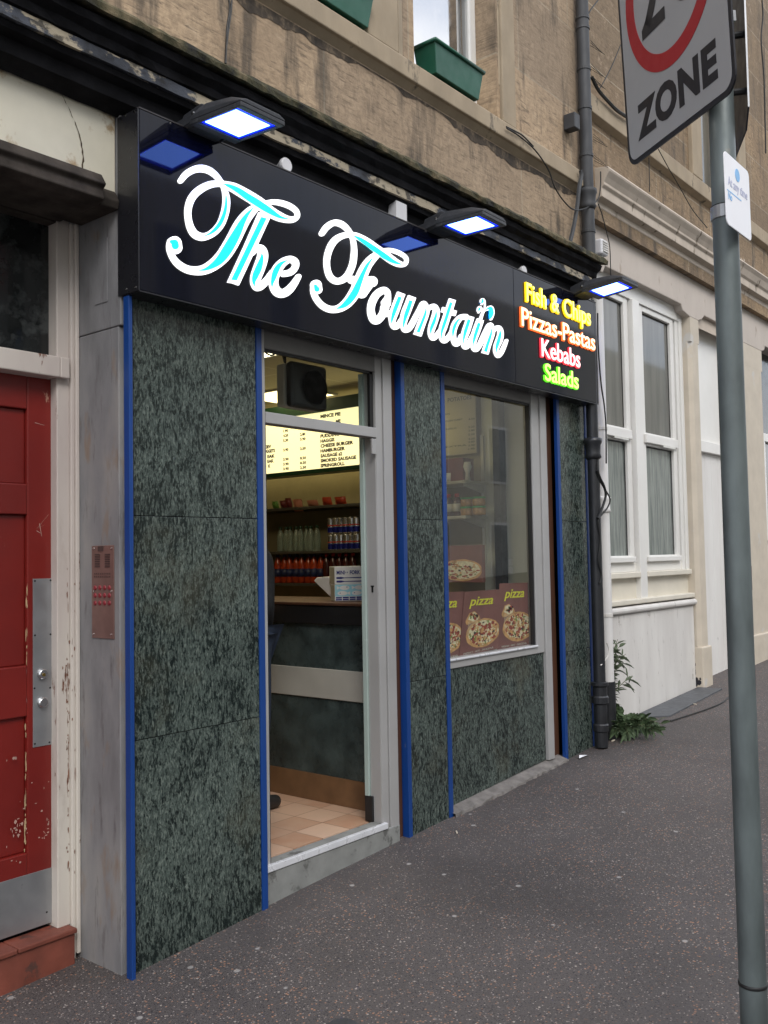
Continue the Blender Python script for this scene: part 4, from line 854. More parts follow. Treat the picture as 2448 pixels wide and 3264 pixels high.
def sash(a,b,fl,fr):
    f=MB(); 
    f.box(a-fl,a,NW-.03,NW+.02,gb-.055,gt+.049); f.box(b,b+fr,NW-.03,NW+.02,gb-.055,gt+.049); f.box(a,b,NW-.03,NW+.02,t0,t1); f.box(a,b,NW-.03,NW+.02,gb-.055,gb); f.box(a,b,NW-.03,NW+.02,gt,gt+.049)
    f.box(a-fl*.6,b+fr*.6,NW-.055,NW-.03,t0+.02,t1-.015); f.box(a-fl*.8,b+fr*.8,NW-.05,NW-.03,gb-.055,gb-.01)
    o=f.build('sash_frame',M['upvc'],nb,bevel=.006)
    MB().box(a,b,NW,NW+.01,t1,gt).build('pane',M['curtpane'],o); MB().box(a,b,NW+.004,NW+.014,gb,t0).build('pane',M['curtpane2'],o)
    mb=MB()
    for (q0,q1,z0,z1) in ((a,b,t1,gt),(a,b,gb,t0)):
        mb.box(q0,q0+.008,NW-.004,NW-.0005,z0,z1); mb.box(q1-.008,q1,NW-.004,NW-.0005,z0,z1); mb.box(q0+.008,q1-.008,NW-.004,NW-.0005,z1-.008,z1)
    mb.build('window_seal',M['gasket'],o)
    MB().box(b-.30,b-.04,NW-.062,NW-.056,t0+.006,t0+.022).build('trickle_vent',M['greyplastic'],o)
sash(g1l,g1r,.07,.075); sash(g2l,g2r,.075,.07)
MB().box(6.26,fo,NW-.02,3.359,zs1,gb-.056).build('window_cill',M['upvc'],nb,bevel=.004)
MB().box(6.25,fo,3.36,3.40,gb-.2,H).build('window_backing',M['darkboard'],nb)
MB().box(6.26,m0,3.25,3.36,zs1-.045,zs1).build('sill',M['creamsill'],nb,bevel=.006)
MB().box(m1,fo-.02,3.25,3.36,zs1-.045,zs1).build('sill',M['creamsill'],nb,bevel=.006)
z2t,z2m,z2b=at('d4',232,330,Y=3.24).z,at('d4',232,380,Y=3.24).z,at('d4',232,465,Y=3.24).z
MB().box(6.25,fo,3.30,3.36,z2t-.02,zs1-.045).build('apron_panel',M['creamsill'],nb)
MB().box(6.25,fo-.004,3.235,3.36,z2m,z2t).build('sill',M['creamsill'],nb,bevel=.008)
mb=MB(); k=[]; zc_=(z2m+z2b)/2-.004; rr=(z2m-z2b)/2-.008
mb.profx([(3.36,z2m-.006),(3.25,zc_+rr)]+[(3.25-rr*math.sin(an)*.95,zc_+rr*math.cos(an)) for an in (.5,1.,1.57,2.1,2.6)]+[(3.25,zc_-rr),(3.36,z2b+.006)],6.25,fo+.02); mb.build('stall_moulding',M['riser'],nb,smooth=False)
MB().prism([(6.25,3.255,gz(6.25)-.03),(fo-.01,3.255,gz(fo)-.03),(fo-.01,3.255,z2b),(6.25,3.255,z2b)],(0,.06,0)).build('stall_riser',M['riser'],nb)
MB().box(6.2,14,3.42,3.6,Z-1.6,Z+2.9).build('back_wall',M['darkboard'],nb)
# white door right of the pilaster
DY2=3.34; dbz=gz(9.1,3.3)
zl0,zl1=at('d3',990,1940,Y=DY2).z,at('d3',990,1830,Y=DY2).z
mb=MB(); mb.box(pA1,pB0,DY2-.04,DY2+.05,zl0,zl1); mb.build('door_transom',M['upvc'],nb,bevel=.006)
MB().box(pA1,pB0,DY2,DY2+.03,zl1,H).build('over_panel',M['upvc'],nb)
mb=MB(); mb.profx([(DY2-.002,H-.02),(DY2-.03,H-.06),(DY2-.06,H-.09),(DY2-.10,H-.12),(DY2-.10,H),(DY2-.002,H)],pA1,pB0); mb.build('door_hood',M['cornice_cream'],nb,bevel=.004)
mb=MB(); mb.box(pA1,pA1+.07,DY2-.02,DY2+.04,dbz-.06,zl0); mb.box(pB0-.07,pB0,DY2-.02,DY2+.04,dbz-.06,zl0); mb.build('door_frame',M['wornwhite'],nb,bevel=.004)
mb=MB()
for k in range(6):
    a=pA1+.073+k*(pB0-pA1-.146)/6; b=a+(pB0-pA1-.146)/6-.004; mb.box(a,b,DY2+.002,DY2+.035,dbz-.05,zl0)
mb.build('door',M['wornwhite'],nb,bevel=.002)
# third opening
mb=MB(); mb.box(pB1,pB1+.09,3.30,3.38,dbz,H-.1); mb.box(pB1+.09,12,3.30,3.38,Z+1.20,Z+1.29); mb.box(pB1+.09,12,3.30,3.38,Z+.10,Z+.20); mb.box(pB1+.28,pB1+.34,3.30,3.38,Z+.2,Z+1.2); w3=mb.build('window_frame',M['upvc'],nb,bevel=.004)
MB().box(pB1+.09,12,3.345,3.355,Z+.2,Z+1.2).build('pane',M['curtpane'],w3); MB().box(pB1+.09,12,3.345,3.355,Z+1.29,H).build('pane',M['darkpane'],w3); MB().box(pB1+.09,12,3.345,3.355,dbz-.05,Z+.1).build('panel',M['wornwhite'],w3)
MB().box(12,14,NY+.004,3.4,dbz-.1,H).build('end_wall',M['pinkplaster'],nb)
# slate hatch on the ground
hp=[(6.93,3.235),(8.33,3.235),(8.38,3.03),(7.15,3.00)]
MB().prism([(x,y,gz(x,y)+.012) for x,y in hp],(0,0,-.03)).build('cellar_hatch',M['slate'],None,bevel=.003,label='dark slate cellar hatch in the pavement under the white stall riser',cat='hatch')
sl=cable([(x,y,gz(x,y)+.008) for x,y in ((6.98,2.93),(7.4,2.86),(7.8,2.83),(8.25,2.89),(8.75,2.93))],.006); sl.build('cable',M['cableblack'],None,label='thin black cable lying on the pavement beside the slate hatch',cat='cable')

# ================================================================ PIPES, CABLES, LIGHT
def px_(a,x,y,Y): return at(a,x,y,Y=Y)
q0=px_('c3',515,600,3.06)
up_=thing('drainpipe','dark grey iron drainpipe running down the sandstone above the black cornice','drainpipe',(q0.x,3.06,Z+2.1))
MB().tube([(q0.x,3.06,Z+2.06),(q0.x,3.06,9.2)],.046,16,False).build('pipe',M['pipegrey'],up_,smooth=True)
mb=MB(); zc=at('c3',540,1225,Y=3.02).z
mb.lathe([(.05,zc-.07),(.062,zc-.05),(.056,zc-.03),(.06,zc+.03),(.068,zc+.05),(.068,zc+.075),(.05,zc+.08)],(q0.x,3.06,0),18); mb.build('socket',M['pipegrey'],up_,smooth=True)
for yy in (110,170,420,660,950,1420):
    zc=at('c3',515,yy,Y=3.04).z; MB().lathe([(.047,zc-.012),(.051,zc-.01),(.051,zc+.01),(.047,zc+.012)],(q0.x,3.06,0),18).build('pipe_band',M['pipegrey'],up_)
# bird spikes wired round the pipe
for yy in (255,400,470,830,960):
    zc=at('c3',515,yy,Y=3.04).z; mb=MB()
    for k in range(3): mb.tube([(q0.x+.04,3.02,zc+.02*k-.02),(q0.x+.20+.03*k,2.99+.03*k,zc-.03+.035*k)],.0022,4)
    mb.build('wire_spike',M['cableblack'],up_)
l0=px_('c6',1090,800,3.03)
lp=thing('drainpipe','black iron drainpipe with a collar between the blue trim and the white pipe','drainpipe',(l0.x,3.03,gz(l0.x)))
zt_=at('d4',150,1045,Y=3.03).z; zb2=gz(l0.x)+.01
MB().tube([(l0.x,3.03,zt_),(l0.x,3.03,Z+1.78)],.041,16,False).build('pipe',M['pipeblack'],lp,smooth=True)
zc=at('c6',1085,635,Y=3.0).z
MB().lathe([(.046,zc-.10),(.058,zc-.085),(.052,zc-.06),(.054,zc+.0),(.064,zc+.02),(.064,zc+.045),(.05,zc+.05)],(l0.x,3.03,0),18).build('socket',M['pipeblack'],lp,smooth=True)
MB().lathe([(.046,zb2),(.046,zb2+.10),(.054,zb2+.11),(.054,zb2+.15),(.046,zb2+.16),(.046,zt_-.15),(.058,zt_-.14),(.058,zt_-.10),(.05,zt_-.09),(.05,zt_-.03),(.06,zt_-.02),(.06,zt_),(.046,zt_+.005)],(l0.x,3.03,0),18).build('shoe',M['pipeblack'],lp)
for yy in (1900,2140): pass
wz=px_('c6',1150,1000,3.09)
wp=thing('drainpipe','white painted drainpipe behind the black one at the joint of the two shopfronts','drainpipe',(wz.x,3.09,gz(wz.x)))
zwb=at('d4',210,1045,Y=3.09).z
MB().tube([(wz.x,3.09,zwb),(wz.x,3.09,Z+1.95)],.043,16,False).build('pipe',M['pipewhite'],wp,smooth=True)
MB().tube([(wz.x,3.09,gz(wz.x)),(wz.x,3.09,zwb+.004)],.05,14,False).build('pipe_foot',M['pipeblack'],wp,smooth=True)
zc=at('c6',1150,1020,Y=3.06).z; MB().lathe([(.044,zc-.06),(.056,zc-.05),(.05,zc-.03),(.05,zc+.03),(.058,zc+.05),(.044,zc+.06)],(wz.x,3.09,0),16).build('socket',M['pipewhite'],wp,smooth=True)
for zc in (Z-.45,Z+.35,Z+.9): MB().lathe([(.0435,zc-.012),(.048,zc-.01),(.048,zc+.01),(.0435,zc+.012)],(wz.x,3.09,0),16).build('pipe_band',M['cablewhite'],wp)
def cab(al,pts,Y,r,label,mat='cableblack',wob=None):
    P=[at(al,x,y,Y=(Y if wob is None else Y+wob*math.sin(i*1.7))) for i,(x,y) in enumerate(pts)]
    return cable(P,r).build('cable',M[mat],None,label=label,cat='cable')
cab('c6',[(1108,590),(1128,640),(1125,700),(1112,770),(1120,850),(1160,920),(1195,985),(1180,1040),(1140,1090),(1118,1130),(1130,1230),(1128,1300),(1120,1380),(1138,1470),(1128,1530)],2.99,.006,'thicker black cable looping out from the lower black drainpipe')
cab('c6',[(1112,800),(1135,860),(1155,900),(1168,960),(1150,1030),(1118,1110)],2.985,.010,'thick black cable bundle bulging beside the black drainpipe collar')
cab('d4',[(160,60),(185,100),(180,140),(160,180),(165,420),(190,520),(205,590),(190,660),(175,700)],3.02,.006,'black cable hanging along the lower white drainpipe near the weed')
cab('d4',[(232,690),(250,740),(245,800),(215,850),(180,890)],3.0,.005,'short white cable loop low on the white drainpipe','cablewhite')
cab('d3',[(15,600),(20,900),(45,1250),(80,1500),(95,1700),(98,2050)],3.02,.006,'dark cable running down over the white pipe beside the sign end')
cab('c3',[(30,800),(110,850),(210,940),(290,1060),(330,1170),(400,1270),(460,1310),(540,1290),(600,1240),(615,1150),(615,1070)],3.03,.005,'thin wire sagging across the sandstone towards the grey drainpipe collar')
cab('c3',[(490,1060),(495,1100),(480,1180),(470,1280),(450,1400),(425,1510)],3.04,.016,'thick grey conduit curving beside the grey drainpipe socket','pipegrey')
cab('c3',[(600,1270),(625,1340),(650,1440),(672,1540),(678,1700),(678,1740)],3.10,.004,'thin dark wire hanging over the pink fascia beside the white lamp')
cab('c3',[(975,930),(1040,1050),(1110,1170),(1190,1310),(1280,1420)],3.05,.004,'thin wire sloping across the stone below the road sign')
cab('c3',[(560,480),(600,560),(660,630),(720,690),(790,735)],3.06,.014,'bundle of black cables draped along the upper sill course')
cab('c3',[(600,0),(545,75),(510,160)],3.05,.005,'thin black wire crossing the top of the grey drainpipe')
cab('c3',[(740,280),(690,400),(640,500),(605,560)],3.08,.004,'thin dark wire hanging between sandstone and road sign')
cab('a',[(1345,0),(1350,60),(1335,160),(1330,250),(1324,375)],3.06,.005,'dark doubled cable hanging down the sandstone above the first floodlight')
cab('a',[(1362,0),(1356,80),(1342,180),(1330,280),(1326,372)],3.055,.004,'second thin cable hanging down the sandstone above the first floodlight')
cab('c2',[(1500,745),(1560,775),(1600,800),(1659,860)],3.05,.005,'thin black wire along the end of the sill course')
cab('d5',[(1462,0),(1470,150),(1455,350),(1480,700),(1490,1100),(1495,1350)],3.09,.008,'dark cable running down the far sandstone wall at the right edge')
cab('d5',[(465,1390),(468,1500),(472,1690)],3.10,.004,'short dark wire dropping to the cream cornice')
# white security lamp
c_=at('c3',635,1545,Y=3.03); sl=thing('security_lamp','small white boxy lamp fixed to the wall above the right floodlight','lamp',(c_.x,3.1,c_.z-.08))
mb=MB(); mb.box(c_.x-.05,c_.x+.055,3.02,3.11,c_.z-.055,c_.z+.06); mb.build('housing',M['capwhite'],sl,bevel=.014,seg=3)
mb=MB()
for k in range(5): mb.box(c_.x-.035,c_.x+.04,3.012,3.02,c_.z-.035+.017*k,c_.z-.026+.017*k)
mb.build('louvre',M['cablewhite'],sl); MB().tube([(c_.x,3.06,c_.z-.055),(c_.x-.005,3.07,c_.z-.10),(c_.x-.01,3.09,c_.z-.18)],.02,10).build('mount',M['capwhite'],sl,smooth=True)
c_=at('c3',435,765,Y=3.08); bx=MB().box(c_.x-.05,c_.x+.03,3.03,3.118,c_.z-.06,c_.z+.05).build('junction_box',M['pipegrey'],None,bevel=.006); tag(bx,'small grey junction box on the sandstone left of the grey drainpipe','junction box')

# ================================================================ WINDOW BOXES
def planter(x0,x1):
    o=thing('window_box','green metal window box on the stone sill beside the sky-reflecting window','window box',((x0+x1)/2,3.12,zt+.012))
    y0,y1=3.062,3.20; z0=zt+.013; h=.175; fl_=.03
    mb=MB(); mb.add([(x0+fl_,y0,z0),(x1-fl_,y0,z0),(x1-fl_,y1-.01,z0),(x0+fl_,y1-.01,z0),(x0,y0-.018,z0+h),(x1,y0-.018,z0+h),(x1,y1,z0+h),(x0,y1,z0+h)],[(0,3,2,1),(4,5,6,7),(0,1,5,4),(1,2,6,5),(2,3,7,6),(3,0,4,7)]); mb.build('body',M['green'],o,bevel=.004)
    mb=MB(); e=.014; z=z0+h
    mb.tube([(x0-.004,y0-.022,z),(x1+.004,y0-.022,z)],.011,8); mb.tube([(x0-.004,y1,z),(x0-.004,y0-.022,z)],.011,8); mb.tube([(x1+.004,y0-.022,z),(x1+.004,y1,z)],.011,8); mb.build('rim',M['green'],o,smooth=True)
    return o
a=at('c2',1090,480,Y=3.062).x; b=at('c2',1340,640,Y=3.062).x+.03
planter(a-.03,b)
b1=at('c2',690,215,Y=3.062).x+.03; relabel(planter(b1-.62,b1),'green metal window box at the top edge of the photo, left of the other one')

# ================================================================ ROAD SIGN ON ITS POLE
PX,PYY=2.878,.981
ps=thing('road_sign','grey pole carrying a white 20 ZONE plate, a rear plate and a parking plate','road sign',(PX,PYY,gz(PX,PYY)))
g0=gz(PX,PYY); lean=Vector((.012,.006,1))
pt=lambda z:(PX+.011*(z-1.6)*.5,PYY+.004*(z-1.6)*.5,z)
jz=at('b1',1610,1240,Y=PYY).z
MB().tube([pt(g0-.1),pt(jz),pt(1.7),pt(2.6),pt(4.1)],[.0395,.039,.0385,.038,.0375],24).build('pole',M['polegrey'],ps,smooth=True)
MB().lathe([(.0387,-.006),(.0415,-.004),(.0415,.004),(.0387,.006)],(pt(jz)[0],pt(jz)[1],jz),24).build('pole_joint',M['gasket'],ps,smooth=True)
nS=Vector((-0.77359368,0.62958936,-0.07190312)); uS=Vector((-0.62670744,-0.77692663,-0.06018972)); vS=Vector((-0.09375826,-0.00150016,0.99559386))
# the plate faces the camera side of the street: its outward normal
nS=uS.cross(vS); 
if nS.dot(Vector((-1,-.5,0)))<0: nS=-nS
nS0=Vector((-0.77359368,0.62958936,-0.07190312)); O=Vector((2.87,.985,1.5+ZC))+nS0*.06
def sp(u_,v_,d=0): return O+uS*u_+vS*v_+nS*d
def rrect(u0,u1,v0,v1,r,n=6):
    o=[]
    for cu_,cv_,a0 in ((u1-r,v1-r,0),(u0+r,v1-r,90),(u0+r,v0+r,180),(u1-r,v0+r,270)):
        for k in range(n+1): an=R(a0+90*k/n); o.append((cu_+r*math.cos(an),cv_+r*math.sin(an)))
    return o
def plate(mb,poly,d0,d1): return mb.prism([sp(a,b,d0) for a,b in poly],nS*(d1-d0))
U0,U1,V0,V1=-.490,.184,-.150,.705
mb=MB(); plate(mb,rrect(U0,U1,V0,V1,.055),-.003,.003); zp=mb.build('zone_plate',M['signink'],ps)
mb=MB(); plate(mb,rrect(U0+.016,U1-.016,V0+.016,V1-.016,.042),.003,.0045); mb.build('white_field',M['signgrey'],zp)
cu_,cv_=-.146,.356; ro,ri=.287,.232; n=72; mb=MB()
vs=[];fs=[]
for k in range(n):
    an=2*math.pi*k/n; c_,s_=math.cos(an),math.sin(an)
    vs+=[sp(cu_+ro*c_,cv_+ro*s_,.0045),sp(cu_+ro*c_,cv_+ro*s_,.006),sp(cu_+ri*c_,cv_+ri*s_,.006),sp(cu_+ri*c_,cv_+ri*s_,.0045)]
for k in range(n):
    for j in range(4): fs.append((4*k+j,4*((k+1)%n)+j,4*((k+1)%n)+(j+1)%4,4*k+(j+1)%4))
mb.add(vs,fs); mb.build('red_ring',M['signred'],zp)
# which way does text run? rightwards in the picture = +u
mb=MB(); put_text(mb,'ZONE',sp(-.405,-.076,.0046),uS,vS,.505,.105,.0012,offset=.045,spacing=1.08); mb.build('lettering',M['signink'],zp)
# numerals 20 drawn from strokes so that they match the road sign alphabet
mb=MB()
def arcpts(cx_,cy_,rx,ry,a0,a1,n=20): return [(cx_+rx*math.cos(R(a0+(a1-a0)*k/n)),cy_+ry*math.sin(R(a0+(a1-a0)*k/n))) for k in range(n+1)]
def band(mb,pts,wd,d0=.0046,d1=.0058):
    P=[Vector(p) for p in pts]; n=len(P); Lf=[];Rg=[]
    for i,p in enumerate(P):
        t=(P[min(i+1,n-1)]-P[max(i-1,0)]).normalized(); q=Vector((-t.y,t.x))*wd/2; Lf.append(p+q); Rg.append(p-q)
    mb.add([sp(*q,d1) for q in Lf+Rg],[(i,i+1,n+i+1,n+i) for i in range(n-1)])
nb_=.24; 
band(mb,arcpts(-.252,.405,.056,.055,170,-25)+[(-.225,.352),(-.268,.292),(-.290,.262)],.046)
mb.add([sp(a,b,.0058) for a,b in ((-.330,.229),(-.174,.229),(-.174,.270),(-.262,.270),(-.262,.2701),(-.282,.300),(-.330,.262))],[(0,1,2,3,4,5,6)])
mb.build('numeral',M['signink'],zp)
mb=MB(); band(mb,arcpts(-.048,.356,.058,.105,0,360,48),.046); mb.build('numeral',M['signink'],zp)
# rails and clips behind the plate
mb=MB(); 
for v_ in (.05,.52): plate(mb,[(U0+.06,v_),(U1-.01,v_),(U1-.01,v_+.03),(U0+.06,v_+.03)],-.018,-.0031)
mb.build('plate_rail',M['steel'],zp)
for v_ in (.05,.52):
    p=pt(sp(0,v_).z); MB().lathe([(.039,-.016),(.047,-.015),(.047,.015),(.039,.016)],p,20).build('clamp',M['gasket'],ps)
# rear plate, turned to the other approach, seen nearly edge-on
A_=at('d5',1340,1030,Y=.905); d_=fwd+rgt*((1845-CX)/FPX); d_=Vector((d_.x,d_.y,0)); d_.normalize()
nn=Vector((d_.y,-d_.x,0))
mb=MB(); hgt=.86; prof=[(0,.05),(.05,0),(.52,0),(.57,.05),(.57,hgt-.05),(.52,hgt),(.05,hgt),(0,hgt-.05)]
A2=A_-d_*.0+Vector((0,0,-.02))
mb.prism([A2+d_*a+Vector((0,0,b)) for a,b in prof],nn*.005); rp_=mb.build('rear_plate',M['signink'],ps,bevel=.001,label='dark back of the second plate seen edge-on')
mb=MB()
for z_ in (.12,.30):
    mb=MB(); a=A2+d_*.04+Vector((0,0,z_)); mb.tube([a,Vector((PX+.03,PYY-.02,a.z))],.011,8); mb.build('plate_bracket',M['gasket'],ps)
mb=MB(); e=A2+nn*-.002; mb.prism([A2-d_*.004+Vector((0,0,.05)),A2+d_*.0+Vector((0,0,.05)),A2+Vector((0,0,hgt-.05)),A2-d_*.004+Vector((0,0,hgt-.05))],nn*.005); mb.build('plate_edge',M['steel'],rp_)
# parking plate
QY=.925
tl=at('d5',1118,1310,Y=QY); tr=at('d5',1335,1530,Y=QY); bl=at('d5',1143,1950,Y=QY); br_=at('d5',1365,2150,Y=QY)
x0_,x1_=(tl.x+bl.x)/2,(tr.x+br_.x)/2; z1_,z0_=(tl.z+tr.z)/2,(bl.z+br_.z)/2
def pr(u_,v_,d=0): return Vector((x0_+(x1_-x0_)*u_+.004*(.5-v_),QY-d,z0_+(z1_-z0_)*v_))
def pp_(mb,poly,d0,d1): return mb.prism([pr(a,b,d0) for a,b in poly],(0,d0-d1,0))
mb=MB(); pp_(mb,rrect(0,1,0,1,.08),0,.003); pk=mb.build('parking_plate',M['platewhite'],ps,bevel=.0005,label='small pale plate reading At any time')
mb=MB(); pp_(mb,[(.5+.09*math.cos(R(15*k)),.80+.09*math.sin(R(15*k))) for k in range(24)],.003,.004); mb.build('roundel',M['plateblue'],pk)
mb=MB(); put_text(mb,'At any time',pr(.10,.56,.0031),(1,0,0),(0,0,1),(x1_-x0_)*.78,.026,.0008,offset=.01); mb.build('lettering',M['plateyellow'],pk)
mb=MB(); pp_(mb,[(.06,.47),(.62,.47),(.62,.485),(.06,.485)],.003,.0036); put_text(mb,'No',pr(.10,.36,.0031),(1,0,0),(0,0,1),.03,.022,.0008); mb.build('lettering',M['plateblue'],pk)
zc=at('d5',1080,1740,Y=.95).z; p=pt(zc)
MB().lathe([(.039,-.02),(.0425,-.019),(.0425,.019),(.039,.02)],p,24).build('clamp',M['steel'],ps)
MB().box(p[0]-.05,p[0]+.01,QY+.0,QY+.03,zc-.006,zc+.006).build('clamp_screw',M['gasket'],ps)
MB().lathe([(.0386,-.004),(.041,-.003),(.041,.003),(.0386,.004)],pt(at('d5',1040,1650,Y=.95).z),24).build('pole_seam',M['gasket'],ps)

ra=math.atan2(rgt.y,rgt.x)
for ya_,yb_ in ((0,215),(900,1085)):
    za_=at('d4',1490,ya_,Y=PYY).z; zb3_=at('d4',1500,yb_,Y=PYY).z; mb=MB(); vs=[]; nn_=10
    for k in range(nn_+1):
        an=ra+R(-12+80*k/nn_); 
        for z_ in (zb3_+.004*math.sin(k*2),za_-.004*math.cos(k*3)): c_=pt(z_); vs.append((c_[0]+.0396*math.cos(an),c_[1]+.0396*math.sin(an),z_))
    mb.add(vs,[(2*k,2*k+2,2*k+3,2*k+1) for k in range(nn_)]).build('red_tape',M['tape'],ps)
# ================================================================ WEEDS AND LITTER
def leafy(name,label,base,stems,mat,rnd):
    o=thing(name,label,'weed',base); sm=MB(); lf=MB()
    for P,nl,ll,lw in stems:
        C=catmull(P,5); sm.tube(C,[.005-.0035*i/len(C) for i in range(len(C))],5)
        for i in range(nl):
            f=.15+.85*i/nl; p=C[min(int(f*(len(C)-1)),len(C)-1)]; t=(C[min(int(f*(len(C)-1))+1,len(C)-1)]-C[max(int(f*(len(C)-1))-1,0)]); t=t.normalized() if t.length>0 else Vector((0,0,1))
            an=i*2.4+rnd.random(); s_=t.orthogonal().normalized(); s_.rotate(Matrix.Rotation(an,3,t)); d=(s_*.9+t*(.5+.4*rnd.random())).normalized(); l_=ll*(.6+.7*rnd.random()); wv=d.cross(t).normalized()*lw*(.7+.5*rnd.random()); dr=Vector((0,0,-.25*l_))
            a=p; b=p+d*l_*.35; c_=p+d*l_*.7+dr*.35; e=p+d*l_+dr; bu=wv.cross(d).normalized()*lw*.22
            lf.add([a,b+wv+bu,c_+wv*.75+bu,e,c_-wv*.75+bu,b-wv+bu,b,c_],[(0,1,6),(1,2,7,6),(2,3,7),(7,3,4),(6,7,4,5),(0,6,5)])
    sm.build('stem',M['stem'],o); lf.build('leaves',M[mat],o); return o
rnd=random.Random(21)
bx_=at('d4',240,1180,Y=3.12); st_=[]
for x,y in ((262,640),(300,740),(350,720),(270,850),(330,900),(350,800),(300,1000),(280,1090),(460,980),(400,790),(255,700),(330,660),(285,800),(380,860),(265,950),(310,1050),(250,1120)):
    e=at('d4',x,y,Y=3.10+.05*rnd.random()); b=Vector((bx_.x-.01+.02*rnd.random(),3.16,min(e.z-.2,bx_.z+.35*rnd.random()))); m_=(b+e)/2+Vector((.02*rnd.random(),.0,.03)); st_.append(([b,m_,e],11+int(6*rnd.random()),.06+.05*rnd.random(),.011))
leafy('tall_weed','tall pale weed with narrow leaves growing beside the white drainpipe',(bx_.x,3.16,gz(bx_.x)),st_,'leaf2',rnd)
st_=[]; c0=Vector((6.48,3.10,gz(6.48)))
for k in range(30):
    x,y=rnd.uniform(270,640),rnd.uniform(1340,1510)
    if k<4: x,y=rnd.uniform(640,740),rnd.uniform(1400,1470)
    if 10<k<20: x,y=rnd.uniform(250,330),rnd.uniform(1240,1420)
    e=at('d4',x,y,Y=3.1-.0007*(x-270)-.0004*max(0,y-1340)); e.z=max(e.z,gz(e.x,e.y)+.03)
    b=c0+Vector((rnd.uniform(-.1,.15),rnd.uniform(-.05,.06),.0)); m_=(b+e)/2+Vector((0,0,.06)); st_.append(([b,m_,e],15,.085,.019))
leafy('sprawling_weed','low bushy green weed sprawling over the pavement at the foot of the drainpipes',(c0.x,c0.y,c0.z),st_,'leaf',rnd)
def litter(al,x,y,label,s_=1.,k=0):
    p=at(al,x,y,Z=Z-1.35)
    for _ in range(6): p=at(al,x,y,Z=gz(p.x,p.y)+.006)
    an=k*1.3; d=Vector((math.cos(an),math.sin(an),0))*.016*s_
    return MB().tube([p-d,p+d],.0042*s_,7).build('cigarette_butt',M['butt'],None,label=label,cat='litter')
litter('d4',290,1555,'orange-tipped cigarette butt on the pavement in front of the low weed',1.3,0)
litter('d4',1010,1232,'pale cigarette butt beyond the slate hatch',1.,1)
litter('d4',803,1305,'cigarette butt between the slate hatch and the black cable',1.,2)
litter('b1',660,757,'white cigarette butt in front of the concrete window ledge',1.,3)
mb=MB(); p=at('d4',20,1700,Z=gz(5.6)-0.0); p=at('d4',20,1700,Z=gz(p.x,p.y)+.004)
mb.add([p+Vector(q) for q in ((-.05,0,0),(-.01,.02,.012),(.05,.015,.004),(.06,-.005,.002),(.0,-.015,.008))],[(0,1,4),(1,2,3,4)]); mb.build('paper_scrap',M['platewhite'],None,label='white paper scrap lying below the right granite pillar',cat='litter')
p=at('c8',1455,1740,Z=0)
for _ in range(5): p=at('c8',1455,1740,Z=gz(p.x,p.y))
MB().lathe([(.0,.003),(.052,.003),(.056,.0),(.056,-.02),(0,-.02)],(p.x,p.y-.055,gz(p.x,p.y-.05)+.003),24).build('access_cover',M['pipegrey'],None,label='small dark round access cover in the pavement at the bottom edge',cat='cover')

# ================================================================ INSIDE THE SHOP
zF=zT-.004; CZ=ZC+1.35; XW=5.86
MB().box(2.32,5.95,DFY+.085,8.8,zF-.06,zF).build('shop_floor',M['floortile'],kind='structure')
MB().box(2.32,5.95,3.2,8.8,CZ,CZ+.05).build('shop_ceiling',M['ceiling'],kind='structure')
mb=MB(); mb.box(XW,5.95,3.2,8.8,zF,CZ); mb.box(2.25,2.32,3.25,8.8,zF,CZ); mb.box(2.32,XW,8.8,8.9,zF,CZ); mb.build('shop_wall',M['shopwall'],kind='structure')
MB().box(XW-.012,XW-.002,3.2,3.84,zF,CZ).build('wall_lining',M['shopwall_pale'],None,label='pale streaked wall lining at the right side inside the shop window',cat='wall panel')
c1=at('c8',1200,730,Z=zF); c2=at('c8',1600,800,Z=zF); XCt=(c1.x+c2.x)/2
ztop=(at('b6',1200,1465,X=XCt).z+at('b6',220,1455,X=XCt).z)/2
zb1=at('c8',1588,195,X=XCt).z; zb0=at('c8',1588,330,X=XCt).z; zk=at('c8',1595,680,X=XCt).z
ct=thing('shop_counter','dark green marbled shop counter with a grey band and wooden kick board inside the doorway','counter',(XCt+.3,4.2,zF))
ya,yb=3.33,5.3
MB().box(XCt,XCt+.04,ya,yb,zk,ztop-.05).build('front_panel',M['marble'],ct)
MB().box(XCt-.010,XCt,ya,yb,zb0,zb1).build('band',M['band'],ct,bevel=.003)
MB().box(XCt-.004,XCt+.04,ya,yb,zF,zk-.001).build('kick_board',M['wood'],ct,bevel=.002)
MB().box(XCt-.03,XCt+.55,ya,yb,ztop-.016,ztop).build('worktop',M['brown'],ct,bevel=.003)
MB().box(XCt-.022,XCt,ya,yb,ztop-.12,ztop-.0165).build('worktop_apron',M['black'],ct,bevel=.003)
MB().box(XCt+.04,XCt+.5,ya+.01,yb-.01,zF,ztop-.04).build('carcass',M['shelf'],ct)
